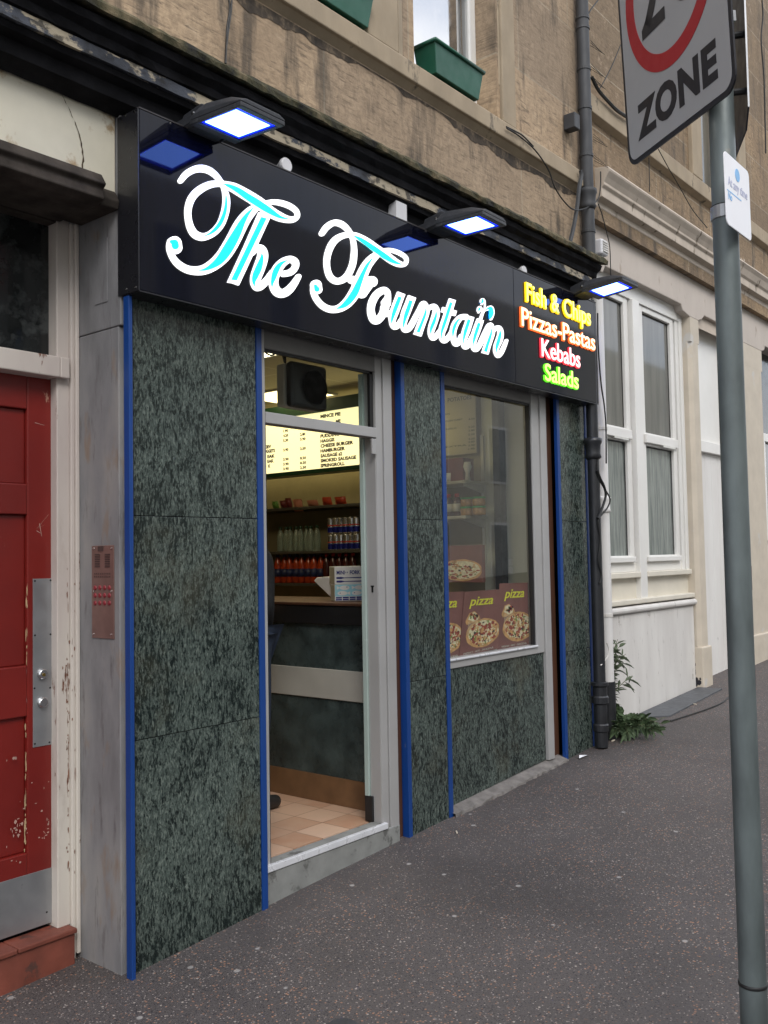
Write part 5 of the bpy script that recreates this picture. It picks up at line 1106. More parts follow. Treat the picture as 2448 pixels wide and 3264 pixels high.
# cartons on the counter
def carton(loc,rz,w_,d_,h_,name,label,cat,draw):
    o=thing(name,label,cat,loc); mb=MB(); mb.box(-w_/2,w_/2,0,d_,0,h_)
    def loc_(m_): 
        return [Vector(p)+Vector(loc) for p in m_]
    mb.v=loc_(mb.v); mb.build('carton',M['boxwhite'],o,bevel=.002)
    draw(o,Vector(loc),w_,d_,h_); o.rotation_euler=(0,0,rz); return o
cb=at('b6',900,1450,Z=ztop); rz=R(-34)
s_=Vector((math.cos(rz),math.sin(rz),0)); pw=.17; 
def mk(fn,m_,name,o): 
    mb=MB(); fn(mb); return mb.build(name,M[m_],o)
def drawA(o,l,w_,d_,h_):
    f=lambda x,z:(l.x-w_/2+x*w_,l.y-.0006,l.z+z*h_)
    mb=MB(); put_text(mb,'MINI',f(.07,.56),(1,0,0),(0,0,1),w_*.28,h_*.2,.0006,offset=.03); put_text(mb,'FORK',f(.53,.56),(1,0,0),(0,0,1),w_*.36,h_*.2,.0006,offset=.03)
    put_text(mb,'II',f(.38,.62),(1,0,0),(0,0,1),w_*.08,h_*.08,.0006)
    for z in (.36,.16):
        mb.prism([f(.06,z-.05),f(.22,z-.06),(f(.34,z-.02)),f(.97,z-.035),f(.97,z+.035),f(.34,z+.02),f(.22,z+.06),f(.06,z+.05)],(0,-.0006,0))
    mb.build('carton_print',M['navy'],o); mb=MB(); mb.box(l.x-w_/2-.0008,l.x-w_/2,l.y+.004,l.y+d_-.004,l.z+.004,l.z+h_-.004); mb.build('carton_side',M['cartongrey'],o)
def drawB(o,l,w_,d_,h_):
    f=lambda x,z,e=.0006:(l.x-w_/2+x*w_,l.y-e,l.z+z*h_)
    mb=MB(); mb.box(l.x-w_/2+.001,l.x+w_/2-.001,l.y-.0006,l.y,l.z+h_*.28,l.z+h_-.001); pb=mb.build('carton_print',M['cartonblue'],o)
    mb=MB(); 
    for (cx_,cz_,sg_) in ((.34,.80,1),(.86,.80,1),(.26,.47,-1),(.76,.47,-1)):
        mb.prism([f(cx_+.17*math.cos(R(20*k)),cz_+.135*math.sin(R(20*k)),.0007) for k in range(18)],(0,-.0005,0))
        mb.prism([f(cx_-.15*sg_,cz_,.0007),f(cx_-.27*sg_,cz_+.11,.0007),f(cx_-.27*sg_,cz_-.11,.0007)],(0,-.0005,0))
    mb.build('fish_print',M['boxwhite'],o)
    mb=MB()
    for (cx_,cz_,sg_) in ((.42,.84,1),(.94,.84,1),(.18,.48,-1),(.68,.48,-1)): mb.prism([f(cx_+.022*math.cos(R(40*k)),cz_+.028*math.sin(R(40*k)),.0013) for k in range(9)],(0,-.0005,0))
    for z in (.04,.16):
        for x in (.03,.27,.51,.75): mb.prism([f(x,z,.0005),f(x+.21,z,.0005),f(x+.21,z+.09,.0005),f(x,z+.09,.0005)],(0,-.0005,0))
    mb.build('navy_print',M['navy'],o); mb=MB(); mb.box(l.x-w_/2-.0008,l.x-w_/2,l.y+.004,l.y+d_-.004,l.z+.004,l.z+h_-.004); mb.build('carton_side',M['cartongrey'],o)
depth=(cb-Vector((0,0,ZC))).dot(fwd); pm=depth/FPX/3.95   # metres per b6 pixel at the cartons
hA,hB=225*pm,208*pm; cc_=cb+s_*(pw/2)+Vector((0,0,.001))
carton((cc_.x,cc_.y,ztop+.001),rz,pw,.10,hB,'fish_carton','pale blue carton printed with white fish on the counter','box',drawB)
carton((cc_.x,cc_.y,ztop+.002+hB),rz,pw,.13,hA,'fork_carton','white carton of mini forks stacked on the fish carton','box',drawA)
t_=at('b6',885,1440,Z=ztop); w1=at('b6',725,1290,X=t_.x-.02)
mb=MB(); dd=Vector((0,1,0))
P_=[Vector((t_.x,t_.y,ztop+.002)),Vector((t_.x+.01,t_.y+.17,ztop+.115)),Vector((t_.x+.01,t_.y+.145,ztop+.135)),Vector((t_.x,t_.y+.05,ztop+.14)),Vector((t_.x,t_.y-.0,ztop+.13))]
mb.prism(P_,(.16,-.05,0)); mb.build('paper_stack',M['boxwhite'],None,bevel=.004,label='white fold of chip paper leaning beside the cartons',cat='paper')
tb=at('b6',1195,1440,Z=ztop)
# shelving on the wall
XS_=5.56
def shelf(name,label,y0,y1,zs_,mat):
    o=thing(name,label,'shelf',(5.7,(y0+y1)/2,zs_[0]))
    for z in zs_: MB().box(XS_,XW-.004,y0,y1,z-.022,z).build('shelf_board',M[mat],o,bevel=.002)
    for y in (y0+.03,y1-.03): MB().box(XW-.03,XW-.003,y-.012,y+.012,zs_[0]-.35,zs_[-1]+.35).build('upright',M['shelfw'],o)
    for z in zs_:
        for y in (y0+.03,y1-.03): MB().profy([(XW-.03,z-.022),(XS_+.02,z-.022),(XS_+.02,z-.035),(XW-.03,z-.085)],y-.005,y+.005).build('bracket',M['shelfw'],o)
    return o
za=at('b6',700,810,X=XS_).z; zc_=at('b6',400,262,X=XS_).z; zl_=at('b6',400,1222,X=XS_).z
shelf('wall_shelf','dark wall shelves behind the counter carrying drinks and crisps',4.62,6.9,[zl_,za,zc_],'shelf')
zw1=at('b7',300,1400,X=XS_).z; zw2=at('b7',300,1045,X=XS_).z
shelf('wall_shelf','short wall shelves with brackets seen through the shop window',3.80,4.55,[zw1,zw2],'shelfw')
def lathe_thing(name,label,cat,group,loc,parts):
    o=thing(name,label,cat,loc,group)
    for nm,prof,m_ in parts: MB().lathe(prof,loc,12).build(nm,M[m_],o,smooth=True)
    return o
XB=XS_+.07
# water
a=at('b6',215,800,X=XB).y; b=at('b6',665,800,X=XB).y; hw=at('b6',500,500,X=XB).z-za; hw=max(.18,hw)
wb=lathe_thing('water_bottle','small clear water bottle with dark green cap on the middle shelf','bottle','water bottles on the middle shelf',(XB,a,za),[('body',[(.0,.001),(.028,.001),(.03,.01),(.028,.05),(.03,.06),(.028,.07),(.03,.08),(.03,hw*.58),(.022,hw*.76),(.012,hw*.86),(.012,hw*.92),(0,hw*.92)],'water'),('cap',[(0,hw*.89),(.0145,hw*.89),(.0145,hw),(0,hw)],'capgreen')])
for i in range(1,8):
    c=copy_tree(wb); c.location=(XB+.012*(i%2),a+(b-a)*i/7,za)
# cans, two high
a=at('b6',852,795,X=XB).y; b=at('b6',1175,790,X=XB).y; hc=.131
def can(label):
    o=thing('drink_can',label,'can',(XB,a,za),'slim drink cans stacked two high')
    MB().lathe([(0,.001),(.022,.001),(.0265,.008),(.0265,hc-.012),(.022,hc-.002),(0,hc-.002)],(XB,a,za),14).build('body',M['can'],o,smooth=False)
    MB().lathe([(.0268,.010),(.0270,.011),(.0270,.052),(.0268,.053)],(XB,a,za),14).build('blue_block',M['canblue'],o)
    mb=MB()
    mb.lathe([(.0268,.062),(.0270,.063),(.0270,.070),(.0268,.071)],(XB,a,za),14); mb.build('red_mark',M['canred'],o)
    return o
LAB=['slim silver and blue drink can in the lower row on the middle shelf','slim silver and blue drink can in the upper row on the middle shelf']
c0=can(LAB[0])
for k in range(2):
    for i in range(6):
        if k==0 and i==0: continue
        c=copy_tree(c0); c.location=(XB,a+(b-a)*i/5,za+.134*k); c.rotation_euler=(0,0,.7*i+k); relabel(c,LAB[k])
# orange drinks in shrink packs
a=at('b6',185,1200,X=XB).y; b=at('b6',720,1200,X=XB).y; ho=.24
ob=lathe_thing('orange_bottle','orange soft drink bottle with a navy label on the low shelf','bottle','orange drink bottles on the low shelf',(XB,a,zl_),[('body',[(0,.001),(.034,.001),(.036,.012),(.036,ho*.6),(.026,ho*.78),(.013,ho*.88),(.013,ho*.92),(0,ho*.92)],'orange'),('label_band',[(.0363,ho*.22),(.0367,ho*.22),(.0367,ho*.5),(.0363,ho*.5)],'labeln'),('cap',[(0,ho*.9),(.015,ho*.9),(.015,ho),(0,ho)],'labeln')])
for i in range(1,8):
    c=copy_tree(ob); c.location=(XB+.01*(i%2),a+(b-a)*i/7,zl_)
a=at('b6',800,1200,X=XB).y; b=at('b6',1130,1200,X=XB).y
cl_=lathe_thing('cola_bottle','dark cola bottle with a dull red cap on the low shelf','bottle','cola bottles on the low shelf',(XB,a,zl_),[('body',[(0,.001),(.032,.001),(.034,.012),(.034,ho*.6),(.026,ho*.78),(.013,ho*.88),(.013,ho*.92),(0,ho*.92)],'cola'),('cap',[(0,ho*.9),(.015,ho*.9),(.015,ho),(0,ho)],'capred')])
for i in range(1,5):
    c=copy_tree(cl_); c.location=(XB,a+(b-a)*i/4,zl_)
# crisp packets slumped on the top shelf
rnd=random.Random(2)
for x,wd,hh,m_,lb in ((130,90,70,'cr3','green snack packet at the left of the crisps shelf'),(230,85,75,'cr4','dark maroon snack packet next to the green one'),(300,80,95,'cr4','maroon snack packet half behind the pink one'),(415,130,120,'cr1','large pink snack packet hanging over the crisps shelf edge'),(600,150,60,'cr1','flat pinkish snack packet in the middle of the crisps shelf'),(780,130,80,'cr2','red snack packet on the crisps shelf'),(950,150,75,'cr2','red snack packet at the right of the crisps shelf')):
    c_=at('b6',x,250,X=XS_+.03); k=(c_-Vector((0,0,ZC))).dot(fwd)/FPX/3.95*1.5; W=wd*k*.5; Hh=hh*k*.85
    mb=MB(); nx,nz_=5,5; dr=-.035 if x==415 else 0; vs=[]
    for sgn in (-1,1):
        for i in range(nx+1):
            for j in range(nz_+1):
                u_,v_=i/nx,j/nz_; pf=math.sin(math.pi*u_)*math.sin(math.pi*v_)*.028*sgn+rnd.uniform(-.003,.003)
                vs.append((XS_+.06-.02*v_+pf,c_.y+(u_-.5)*2*W*.8+rnd.uniform(-.004,.004),zc_+dr+v_*Hh+.002))
    n_=(nx+1)*(nz_+1); fs=[]
    for s2 in (0,1):
        for i in range(nx):
            for j in range(nz_): q=s2*n_+i*(nz_+1)+j; fs.append((q,q+1,q+nz_+2,q+nz_+1))
    mb.add(vs,fs).build('snack_packet',M[m_],None,smooth=True,label=lb,cat='snack packet',group='snack packets on the top shelf')
# sauce bottles and jars in the window bay
a=at('b7',165,1380,X=XB).y; b=at('b7',245,1380,X=XB).y; hs=at('b7',240,1180,X=XB).z-zw1
sb=lathe_thing('sauce_bottle','dark sauce bottle with red cap, nearest the blue trim on the window shelf','bottle','sauce bottles on the window shelf',(XB,a,zw1),[('body',[(0,.001),(.034,.001),(.036,.01),(.036,hs*.6),(.024,hs*.76),(.014,hs*.85),(0,hs*.86)],'cola'),('label_band',[(.0363,hs*.2),(.0367,hs*.2),(.0367,hs*.55),(.0363,hs*.55)],'labelw'),('cap',[(0,hs*.84),(.017,hs*.84),(.017,hs),(0,hs)],'capred')])
c=copy_tree(sb); c.location=(XB,b,zw1); relabel(c,'dark sauce bottle with red cap beside the green lidded jars')
hj=(at('b7',400,1310,X=XB).z-zw1)
jl_=None
for k,zz in ((0,zw1),(1,zw1+hj+.002)):
    for i,x in enumerate((345,465)):
        y=at('b7',x,1380,X=XB).y; lb=('jar with a green lid, %s of the pair on the %s'%(('left','right')[i],('window shelf','two lower jars')[k]))
        loc=(XB,y,zz)
        if jl_ is None: jl_=lathe_thing('jar',lb,'jar','green lidded jars in the window',loc,[('body',[(0,.001),(.046,.001),(.048,.01),(.048,hj*.75),(.044,hj*.8),(0,hj*.8)],'jar'),('lid',[(0,hj*.8),(.049,hj*.8),(.049,hj),(0,hj)],'lidgreen')])
        else: c=copy_tree(jl_); c.location=loc; relabel(c,lb)
# tubs above
for x,hh,r_,lb in ((170,90,.03,'small white tub at the left of the upper window shelf'),(350,190,.028,'white cup shaped tub in the middle of the upper window shelf')):
    y=at('b7',x,1030,X=XB).y; h_=hh/3.16*(Vector((XB,y,0))).dot(fwd)/FPX
    tag(MB().lathe([(0,.001),(r_*.7,.001),(r_*.5,h_*.4),(r_*1.1,h_*.75),(r_*.8,h_),(0,h_)] if hh>100 else [(0,.001),(r_,.001),(r_*1.1,h_),(0,h_)],(XB,y,zw2),12).build('tub',M['boxwhite'],None,smooth=True),lb,'tub')
y=at('b7',255,1030,X=XB+.06).y; tag(MB().box(XB-.02,XB+.12,y-.10,y+.16,zw2+.001,zw2+.17).build('cardboard_box',M['cr4'],None,bevel=.004),'dull brown box behind the tubs on the upper window shelf','box')
# price list high on the wall
pa=at('b7',120,170,X=XW-.05); pb=at('b7',445,770,X=XW-.05)
pl_=thing('price_list','yellowed price list sheet high in the shop window','price list',(XW-.05,(pa.y+pb.y)/2,pb.z))
MB().box(XW-.056,XW-.05,pb.y,pa.y+.15,pb.z,pa.z+.02).build('sheet',M['paper'],pl_)
mb=MB()
def wtext(mb,s,al,x,y,x2,h_,X,off=.01,depth=.001):
    p=at(al,x,y,X=X); q=at(al,x2,y,X=X); k=(p-Vector((0,0,ZC))).dot(fwd)/FPX/AL[al][2]
    put_text(mb,s,(X,p.y,p.z),(0,-1,0),(0,0,1),p.y-q.y,h_*k,depth,offset=off,res=2)
wtext(mb,'POTATOES','b7',150,260,390,40,XW-.0561,.02)
for s,x,y,x2 in (('RICE','125',390,170),('PLAIN CURRY','130',460,300),('GARLIC','130',540,240),('EXTRA','130',720,340)): wtext(mb,s,'b7',int(x),y,x2,16,XW-.0561)
for i,y in enumerate((440,520,555,595,640,670,705,740)): wtext(mb,('4.50','3.20','3.80','5.50','4.20','2.80','3.90','1.90')[i],'b7',358,y,420,18,XW-.0561)
mb.build('lettering',M['menuink'],pl_)
# pizza carton on the wall shelf and dark post
pa=at('b7',160,1705,X=5.62); pb=at('b7',500,2075,X=5.62)
# pizza artwork on a flat rectangle: fn(u,v,layer) -> point
def pizza_art(o,fn,cx_,cy_,rx,ry,rnd,n=70,slice_=True):
    def blob(mb,u,v,a,b,l,k=9,j=.25):
        r0=rnd.random()*6; mb.add([fn(u+a*math.cos(r0+2*math.pi*i/k)*(1-j*rnd.random()),v+b*math.sin(r0+2*math.pi*i/k)*(1-j*rnd.random()),l) for i in range(k)],[tuple(range(k))])
    mb=MB(); blob(mb,cx_,cy_,rx,ry,1,40,.04); 
    if slice_: mb.add([fn(*q,1) for q in ((.08,.53),(.17,.66),(.30,.68),(.44,.60),(.47,.55),(.28,.50),(.12,.48))],[tuple(range(7))])
    mb.build('crust_print',M['crust'],o)
    mb=MB(); blob(mb,cx_+.01,cy_+.01,rx*.88,ry*.84,2,40,.08)
    if slice_:
        mb.add([fn(*q,2) for q in ((.15,.56),(.19,.65),(.30,.665),(.42,.60),(.40,.54),(.28,.52))],[tuple(range(6))])
        for k in range(9): x=.16+.03*k; mb.add([fn(x,.53,2.1),fn(x+.006,.53,2.1),fn(x+.012,.30+.10*rnd.random(),2.1),fn(x+.004,.30,2.1)],[(0,1,2,3)])
    mb.build('cheese_print',M['cheese'],o)
    for nm,m_,cnt,sz in (('tomato_print','tomato',n//4,.050),('crust_spots','crust',n//4,.045),('pepper_print','pepper',n//6,.034),('olive_print','olive',n//5,.030),('cheese_print','cheese',n//3,.026)):
        mb=MB()
        for k in range(cnt):
            an=rnd.random()*6.28; rr=math.sqrt(rnd.random())*.8; blob(mb,cx_+rx*rr*math.cos(an),cy_+ry*rr*math.sin(an),sz*(.6+.6*rnd.random()),sz*(.4+.5*rnd.random()),3+.01*k,7)
        if slice_:
            for k in range(3): blob(mb,.2+.2*rnd.random(),.56+.08*rnd.random(),sz*.8,sz*.6,3.5,7)
        mb.build(nm,M[m_],o)
pz_=thing('pizza_carton','brown pizza picture carton propped below the window shelf','box',(5.64,(pa.y+pb.y)/2,pb.z))
MB().box(5.62,5.66,pb.y,pa.y+.12,pb.z,pa.z).build('carton',M['pizzabg'],pz_,bevel=.002)
yl,yr,z0_,z1_=pa.y+.12,pb.y,pb.z,pa.z
pizza_art(pz_,lambda u_,v_,l:Vector((5.62-.0006*l,yl+(yr-yl)*min(max(u_,0.01),.985),z0_+(z1_-z0_)*min(max(v_,.01),.98))),.56,.33,.46,.30,random.Random(8),90,False)
pp=at('b7',690,1800,X=XW-.06)
MB().box(XW-.10,XW-.02,pp.y-.028,pp.y+.028,zF,CZ).build('dark_post',M['black'],None,label='dark upright post against the pale wall inside the shop window',cat='post')
MB().box(XW-.15,XW-.012,3.3,3.62,at('b7',730,370,X=XW-.1).z-.06,at('b7',730,370,X=XW-.1).z).build('notice_card',M['paper'],None,label='small pale card fixed high beside the dark post',cat='card') if False else None
for y_,lb in ((1875,'upper of two small white cards low on the pale wall lining'),(1950,'lower of two small white cards low on the pale wall lining')):
    a=at('b7',735,y_-35,X=XW-.013); b=at('b7',805,y_+30,X=XW-.013); MB().box(XW-.016,XW-.0125,min(a.y,b.y),max(a.y,b.y),min(a.z,b.z),max(a.z,b.z)).build('notice_card',M['boxwhite'],None,label=lb,cat='card')
# three pizza posters standing against the window
def poster(label,cs,Y,seed,tx):
    P=[at('b8',x,y,Y=Y) for x,y in cs]   # TL TR BR BL
    o=thing('pizza_poster',label,'poster',((P[2]+P[3])/2).to_tuple(),'pizza posters along the bottom of the window')
    o.location.z=min(p.z for p in P)
    def fn(u_,v_,l=0):
        u_=min(max(u_,0.004),.996); t=P[0].lerp(P[1],u_); b=P[3].lerp(P[2],u_); q=b.lerp(t,v_); return Vector((q.x,Y-.0005*l,q.z))
    MB().prism(P,(0,.003,0)).build('sheet',M['pizzabg'],o)
    pizza_art(o,fn,.57,.315,.46,.235,random.Random(seed),190)
    rt_=(P[1]-P[0]).normalized(); upd=(P[0]-P[3]); wd=(P[1]-P[0]).length
    mb=MB(); a_=fn(tx,.775,3); put_text(mb,'pizza',a_,rt_,Vector((0,0,1)),wd*.66,upd.length*.135,.0008,shear=.32,offset=.012); mb.build('lettering',M['pizzatext'],o)
    mb=MB(); put_text(mb,'FRESHLY - HOT - DELICIOUS',fn(.10,.025,3),(P[2]-P[3]).normalized(),Vector((0,0,1)),wd*.80,upd.length*.026,.0008); mb.build('small_lettering',M['labelw'],o)
    return o
poster('maroon pizza poster at the right end of the window',[(928,262),(1352,246),(1412,1104),(900,1188)],3.196,31,.14)
poster('maroon pizza poster in the middle, overlapping both its neighbours',[(440,377),(945,341),(908,1166),(366,1292)],3.185,32,.14)
poster('maroon pizza poster cut off by the blue trim at the left of the window',[(-60,392),(438,372),(400,1285),(-120,1400)],3.191,33,.14)
MB().box(wl+.02,wr0-.02,3.20,3.30,sb1-.02,sb1+.006).build('window_board',M['shelfw'],None,label='narrow board inside the shop window under the pizza posters',cat='board')
# menu board
XM=5.5; zm0=at('c5',755,1065,X=XM).z; zm1=at('c5',755,655,X=XM).z
mn=thing('menu_board','glowing yellow menu light box with black price lettering above the counter','menu board',(XM,5.3,zm0))
MB().box(XM,XM+.12,4.1,6.7,zm0,zm1).build('lit_panel',M['board'],mn)
mb=MB(); mb.box(XM-.012,XM+.13,4.08,6.72,zm0-.035,zm0-.001); mb.box(XM-.012,XM+.13,4.08,6.72,zm1+.001,zm1+.10); mb.build('frame',M['capgreen'],mn)
mb=MB(); y0=1621; dy=59.2
for i,(s,x2) in enumerate((('SPRINGROLL',1052),('SMOKED SAUSAGE',1192),('SAUSAGE s2',1022),('HAMBURGER',1055),('CHEESE BURGER',1155),('HAGGIS',930),('PUDDING',985),('PIZZA',925),('FISH CAKE',1000),('ME',1003),('MINCE PIE',1003))):
    if i in (7,8): continue
    mb=MB(); wtext(mb,s,'b5',760 if i!=9 else 945,y0-dy*i,x2,38,XM-.001,.05); mb.build('dish_name',M['menuink'],mn)
mb=MB()
for i,(s,x0_) in enumerate((('K',133),('EAK',122),('EAK',122),('NUGGETS',60),('KIEV',85))): wtext(mb,s,'b5',x0_,1620-57*i+4,(160,200,212,214,168)[i],36,XM-.001,.05)
mb.build('left_dish_names',M['menuink'],mn); mb=MB()
for i,s in enumerate(('3.90','3.90','3.90','','3.90','','5.30','4.20','1.90')):
    if s: wtext(mb,s,'b5',312,1655-57*i,380-i*1.2,30,XM-.001,.04)
mb.build('price_column',M['menuink'],mn); mb=MB()
for i,s in enumerate(('2.50','8.50','8.50','','2.50','','3.90','2.80')):
    if s: wtext(mb,s,'b5',515,1640-57*i,588-i*1.2,30,XM-.001,.04)
mb.build('price_column',M['menuink'],mn)
# ceiling light
q=[at('b5',x,y,Z=CZ) for x,y in ((40,715),(1120,765),(560,880))]
xm=(q[1].x+q[2].x)/2; 
lx0,lx1=min(p.x for p in q),max(p.x for p in q); ly0,ly1=min(p.y for p in q),max(p.y for p in q)
lx1=min(lx1,5.7); ly1=min(ly1,8.6)
cl=thing('ceiling_light','bright yellow-white ceiling light panel behind the hanging heater','ceiling light',((lx0+lx1)/2,(ly0+ly1)/2,CZ-.03))
MB().box(lx0,lx1,ly0,ly1,CZ-.012,CZ-.004).build('diffuser',M['panel'],cl)
mb=MB()
for a,b,c,d in ((lx0-.02,lx1+.02,ly0-.02,ly0),(lx0-.02,lx1+.02,ly1,ly1+.02),(lx0-.02,lx0,ly0,ly1),(lx1,lx1+.02,ly0,ly1)): mb.box(a,b,c,d,CZ-.016,CZ-.002)
mb.build('frame',M['capwhite'],cl)
fill_light=thing('ceiling_light','added light panel above the counter, unseen from the street, brightening the shelves','ceiling light',(4.0,4.4,CZ-.03))  # fill light added out of view to brighten shelves and floor
MB().box(3.7,4.3,3.9,5.1,CZ-.012,CZ-.004).build('diffuser',M['fillpanel'],fill_light)
mb=MB()
for a,b,c,d in ((3.68,4.32,3.88,3.9),(3.68,4.32,5.1,5.12),(3.68,3.7,3.9,5.1),(4.3,4.32,3.9,5.1)): mb.box(a,b,c,d,CZ-.016,CZ-.002)
mb.build('frame',M['capwhite'],fill_light)
# hanging fan heater behind the transom
HY=3.34; a=at('b5',415,360,Y=HY); b=at('b5',855,920,Y=HY); g_=at('b5',303,640,X=a.x)
hd=max(.12,min(.35,g_.y-HY)); ht=thing('hanging_heater','black fronted grey box heater hanging behind the transom pane','heater',((a.x+b.x)/2,HY+hd/2,b.z))
zt2=(a.z+at('b5',850,385,Y=HY).z)/2; zb3=at('b5',640,915,Y=HY).z
MB().box(a.x+.004,b.x-.004,HY+.055,HY+hd,zb3+.006,zt2-.006).build('casing',M['greyplastic'],ht,bevel=.012)
MB().box(a.x,b.x,HY,HY+.054,zb3,zt2).build('front',M['black'],ht,bevel=.022,seg=3)
ccx,ccz=a.x+(b.x-a.x)*.60,(zb3+zt2)/2-.004; rr=(b.x-a.x)*.34
MB().lathe([(rr,-.004),(rr*.93,-.004),(rr*.90,.004),(rr*.2,.012),(0,.010),(0,.02),(rr,.02)],(ccx,HY-.006,ccz),28,'y').build('grille',M['black'],ht,smooth=True)
mb=MB(); mb.tube(catmull([(a.x+.02,HY+hd*.6,zt2),(a.x-.02,HY+hd*.5,zt2+.05),(a.x-.05,HY+.1,zt2+.03),(a.x-.11,HY+.1,zt2+.08),(a.x-.13,HY+.1,CZ)],6),.005,6); mb.tube([(a.x+.1,HY+.15,zt2-.01),(a.x+.12,HY+.15,CZ)],.006,6); mb.build('hanging_wire',M['black'],ht)

# ================================================================ CUSTOMER at the counter
def skin_mesh(name,nodes,edges,mat,parent,rootn,sub=2):
    keys=list(nodes); o0=parent.location
    me=bpy.data.meshes.new(name); me.from_pydata([Vector(nodes[k][0])-o0 for k in keys],[(keys.index(a),keys.index(b)) for a,b in edges],[]); me.update()
    o=bpy.data.objects.new(name,me); col.objects.link(o); o.parent=parent
    md=o.modifiers.new('skin','SKIN'); md.use_smooth_shade=True
    lay=me.skin_vertices[0].data if me.skin_vertices else None
    if lay is None: 
        me.skin_vertices  # layer is created with the modifier
        lay=me.skin_vertices[0].data
    for i,k in enumerate(keys):
        r_=nodes[k][1]; lay[i].radius=(r_,r_) if isinstance(r_,(int,float)) else r_; lay[i].use_root=(k==rootn)
    s2=o.modifiers.new('sub','SUBSURF'); s2.levels=1; s2.render_levels=sub
    if isinstance(mat,list):
        for m_ in mat: me.materials.append(m_)
    else: me.materials.append(mat)
    return o
pc=Vector((3.53,3.925,zF))
pers=thing('person','person in dark jacket and jeans at the counter, mostly hidden by the door jamb','person',pc)
def W(x,y,z): return (pc.x+x,pc.y+y,pc.z+z)   # facing +x, own right side is -y
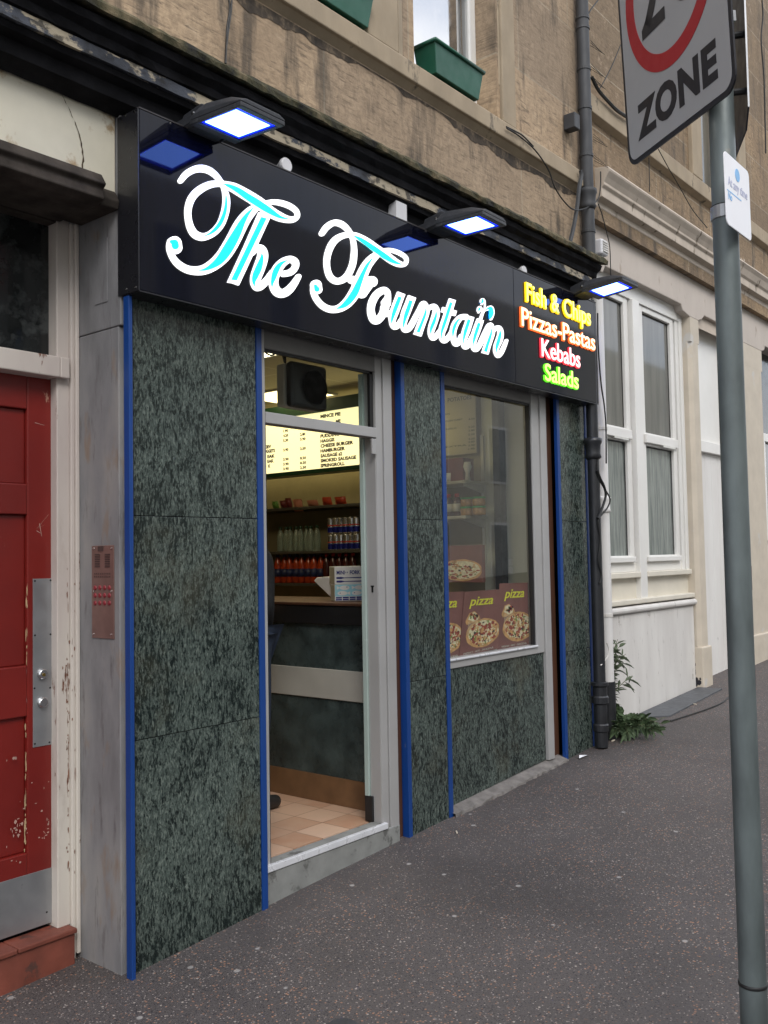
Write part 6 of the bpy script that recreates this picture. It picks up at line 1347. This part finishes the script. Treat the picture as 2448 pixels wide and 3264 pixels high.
try:
    nd={'pel':(W(0,0,.95),.135),'wst':(W(.01,0,1.08),.13),'chs':(W(.0,0,1.27),.15),'nkb':(W(.0,0,1.43),.085),'nk':(W(.015,0,1.49),.056)}
    eg=[('pel','wst'),('wst','chs'),('chs','nkb'),('nkb','nk')]
    for s_,t_ in ((-1,'r'),(1,'l')):
        nd.update({'hp'+t_:(W(0,.095*s_,.90),.095),'kn'+t_:(W(.02,.105*s_,.50),.068),'an'+t_:(W(-.02,.11*s_,.11),.05),
          'sh'+t_:(W(0,.175*s_,1.37),.072),'el'+t_:(W(-.03 if s_<0 else .02,.225*s_,1.10),.052),'wr'+t_:(W(.20,.165*s_,1.08) if s_>0 else W(.11,-.085,.985),.036)})
        eg+=[('pel','hp'+t_),('hp'+t_,'kn'+t_),('kn'+t_,'an'+t_),('nkb','sh'+t_),('sh'+t_,'el'+t_),('el'+t_,'wr'+t_)]
    upper={k:v for k,v in nd.items() if k[:2] not in ('hp','kn','an')}
    body=skin_mesh('body',nd,eg,[M['jacket'],M['jeans']],pers,'pel')
    legs={k:v for k,v in nd.items() if k[:2] in ('hp','kn','an') or k=='pel'}
    legs={k:(v[0],v[1]*1.10) for k,v in legs.items()}; legs['pel']=(nd['pel'][0],.142)
    skin_mesh('trousers',legs,[e for e in eg if e[0] in legs and e[1] in legs],M['jeans'],pers,'pel')
    for s_ in (-1,1):
        skin_mesh('shoe',{'h':(W(-.06,.11*s_,.045),.042),'m':(W(.05,.115*s_,.045),.045),'t':(W(.16,.12*s_,.035),.036)},[('h','m'),('m','t')],M['shoe'],pers,'h')
        wx=Vector((0,0,0)); 
        hn={'w':(wx,.028),'p':(wx+Vector((.045,-.004*s_,.004)),(.034,.020)),'k':(wx+Vector((.085,-.006*s_,.0)),(.036,.016))}; he=[('w','p'),('p','k')]
        for i,(dy,l1) in enumerate(((-.028,.055),(-.009,.065),(.010,.06),(.028,.045))):
            b0=wx+Vector((.10,dy-.006*s_,.0)); f1=b0+Vector((l1*.55,dy*.15,-.008)); f2=b0+Vector((l1*.95,dy*.2,-.030))
            for nm,p_,r_ in (('b',b0,.0095),('c',f1,.0088),('d',f2,.0075)): hn['f%d%s'%(i,nm)]=(p_,r_)
            he+=[('k','f%db'%i),('f%db'%i,'f%dc'%i),('f%dc'%i,'f%dd'%i)]
        tb_=wx+Vector((.055,-.036*s_,-.002)); hn['t0']=(tb_,.011); hn['t1']=(tb_+Vector((.035,-.016*s_,-.008)),.0095); hn['t2']=(tb_+Vector((.06,-.014*s_,-.018)),.008); he+=[('p','t0'),('t0','t1'),('t1','t2')]
        for k_ in hn:
            q_=hn[k_][0]; hn[k_]=((Vector(W(.20,.165,1.08))+q_) if s_>0 else (Vector(W(.11,-.085,.985))+Vector((.3*q_.x-q_.z*.5,q_.x*.75+q_.y*.3,-.4*q_.x+.3*q_.y))),hn[k_][1])
        skin_mesh('hand',hn,he,M['skin'],pers,'w')
    # head: an ellipsoid grid pulled into chin, brow and nose
    hc_=Vector(W(.035,0,1.625)); mb=MB(); vs=[];fs=[]; nu,nv=28,22
    for j in range(nv+1):
        ph=math.pi*j/nv
        for i in range(nu):
            th=2*math.pi*i/nu; x=math.sin(ph)*math.cos(th); y=math.sin(ph)*math.sin(th); z=math.cos(ph)
            X=.098*x; Yv=.076*y*(1-.22*max(0,-z)); Zv=.118*z
            if x>0: X+=.012*max(0,-z)*x
            f=max(0,x)**2
            nose=math.exp(-((y/.16)**2+((z+.12)/.20)**2)); X+=.026*nose*f*max(0,x)
            X-=.010*f*math.exp(-(((abs(y)-.42)/.16)**2+((z-.08)/.12)**2)); X+=.006*f*math.exp(-((z-.28)/.12)**2)
            X+=.007*f*math.exp(-((y/.3)**2+((z+.50)/.12)**2)); X+=.010*f*math.exp(-((y/.3)**2+((z+.85)/.15)**2))
            vs.append(hc_+Vector((X,Yv,Zv)))
    fs=[(j*nu+i,j*nu+(i+1)%nu,(j+1)*nu+(i+1)%nu,(j+1)*nu+i) for j in range(nv) for i in range(nu)]
    mb.add(vs,fs); mb.tube([W(.012,0,1.44),W(.022,0,1.50),W(.03,0,1.56)],[.058,.054,.052],14)
    for s_ in (-1,1): mb.lathe([(0,-.008),(.014,-.010),(.018,0),(.012,.006),(0,.004)],hc_+Vector((-.004,.076*s_,-.005)),12,'y')
    hd_=mb.build('head',M['skin'],pers,smooth=True)
    for s_ in (-1,1):
        MB().lathe([(0,-.009),(.007,-.006),(.010,0),(.007,.006),(0,.009)],hc_+Vector((.080,.031*s_,.009)),12,'z').build('eye',M['eyewhite'],hd_,smooth=True)
        MB().lathe([(0,.0),(.0045,.0),(.0045,.002),(0,.003)],hc_+Vector((.0885,.031*s_,.009)),10,'x').build('iris',M['iris'],hd_)
        MB().tube([hc_+Vector((.093,.016*s_,.030)),hc_+Vector((.091,.033*s_,.034)),hc_+Vector((.078,.048*s_,.028))],.004,6).build('eyebrow',M['hair'],hd_)
    MB().tube([hc_+Vector((.090,-.024,-.060)),hc_+Vector((.102,0,-.057)),hc_+Vector((.090,.024,-.060))],[.003,.006,.003],8).build('mouth',M['lips'],hd_,smooth=True)
    mb=MB(); vs=[];rnd=random.Random(6)
    for j in range(13):
        ph=math.pi*.62*j/12
        for i in range(nu):
            th=2*math.pi*i/nu; lim=1 if math.cos(th)<.35 else .58
            p_=min(ph,math.pi*.62*lim); k_=1.0+rnd.uniform(-.015,.02); vs.append(hc_+Vector((.106*math.sin(p_)*math.cos(th)*k_-.004,.086*math.sin(p_)*math.sin(th)*k_,.127*math.cos(p_)*k_+.002)))
    mb.add(vs,[(j*nu+i,j*nu+(i+1)%nu,(j+1)*nu+(i+1)%nu,(j+1)*nu+i) for j in range(12) for i in range(nu)]); mb.build('hair',M['hair'],hd_,smooth=True)
except Exception as ex:
    print('PERSON FAILED',ex)
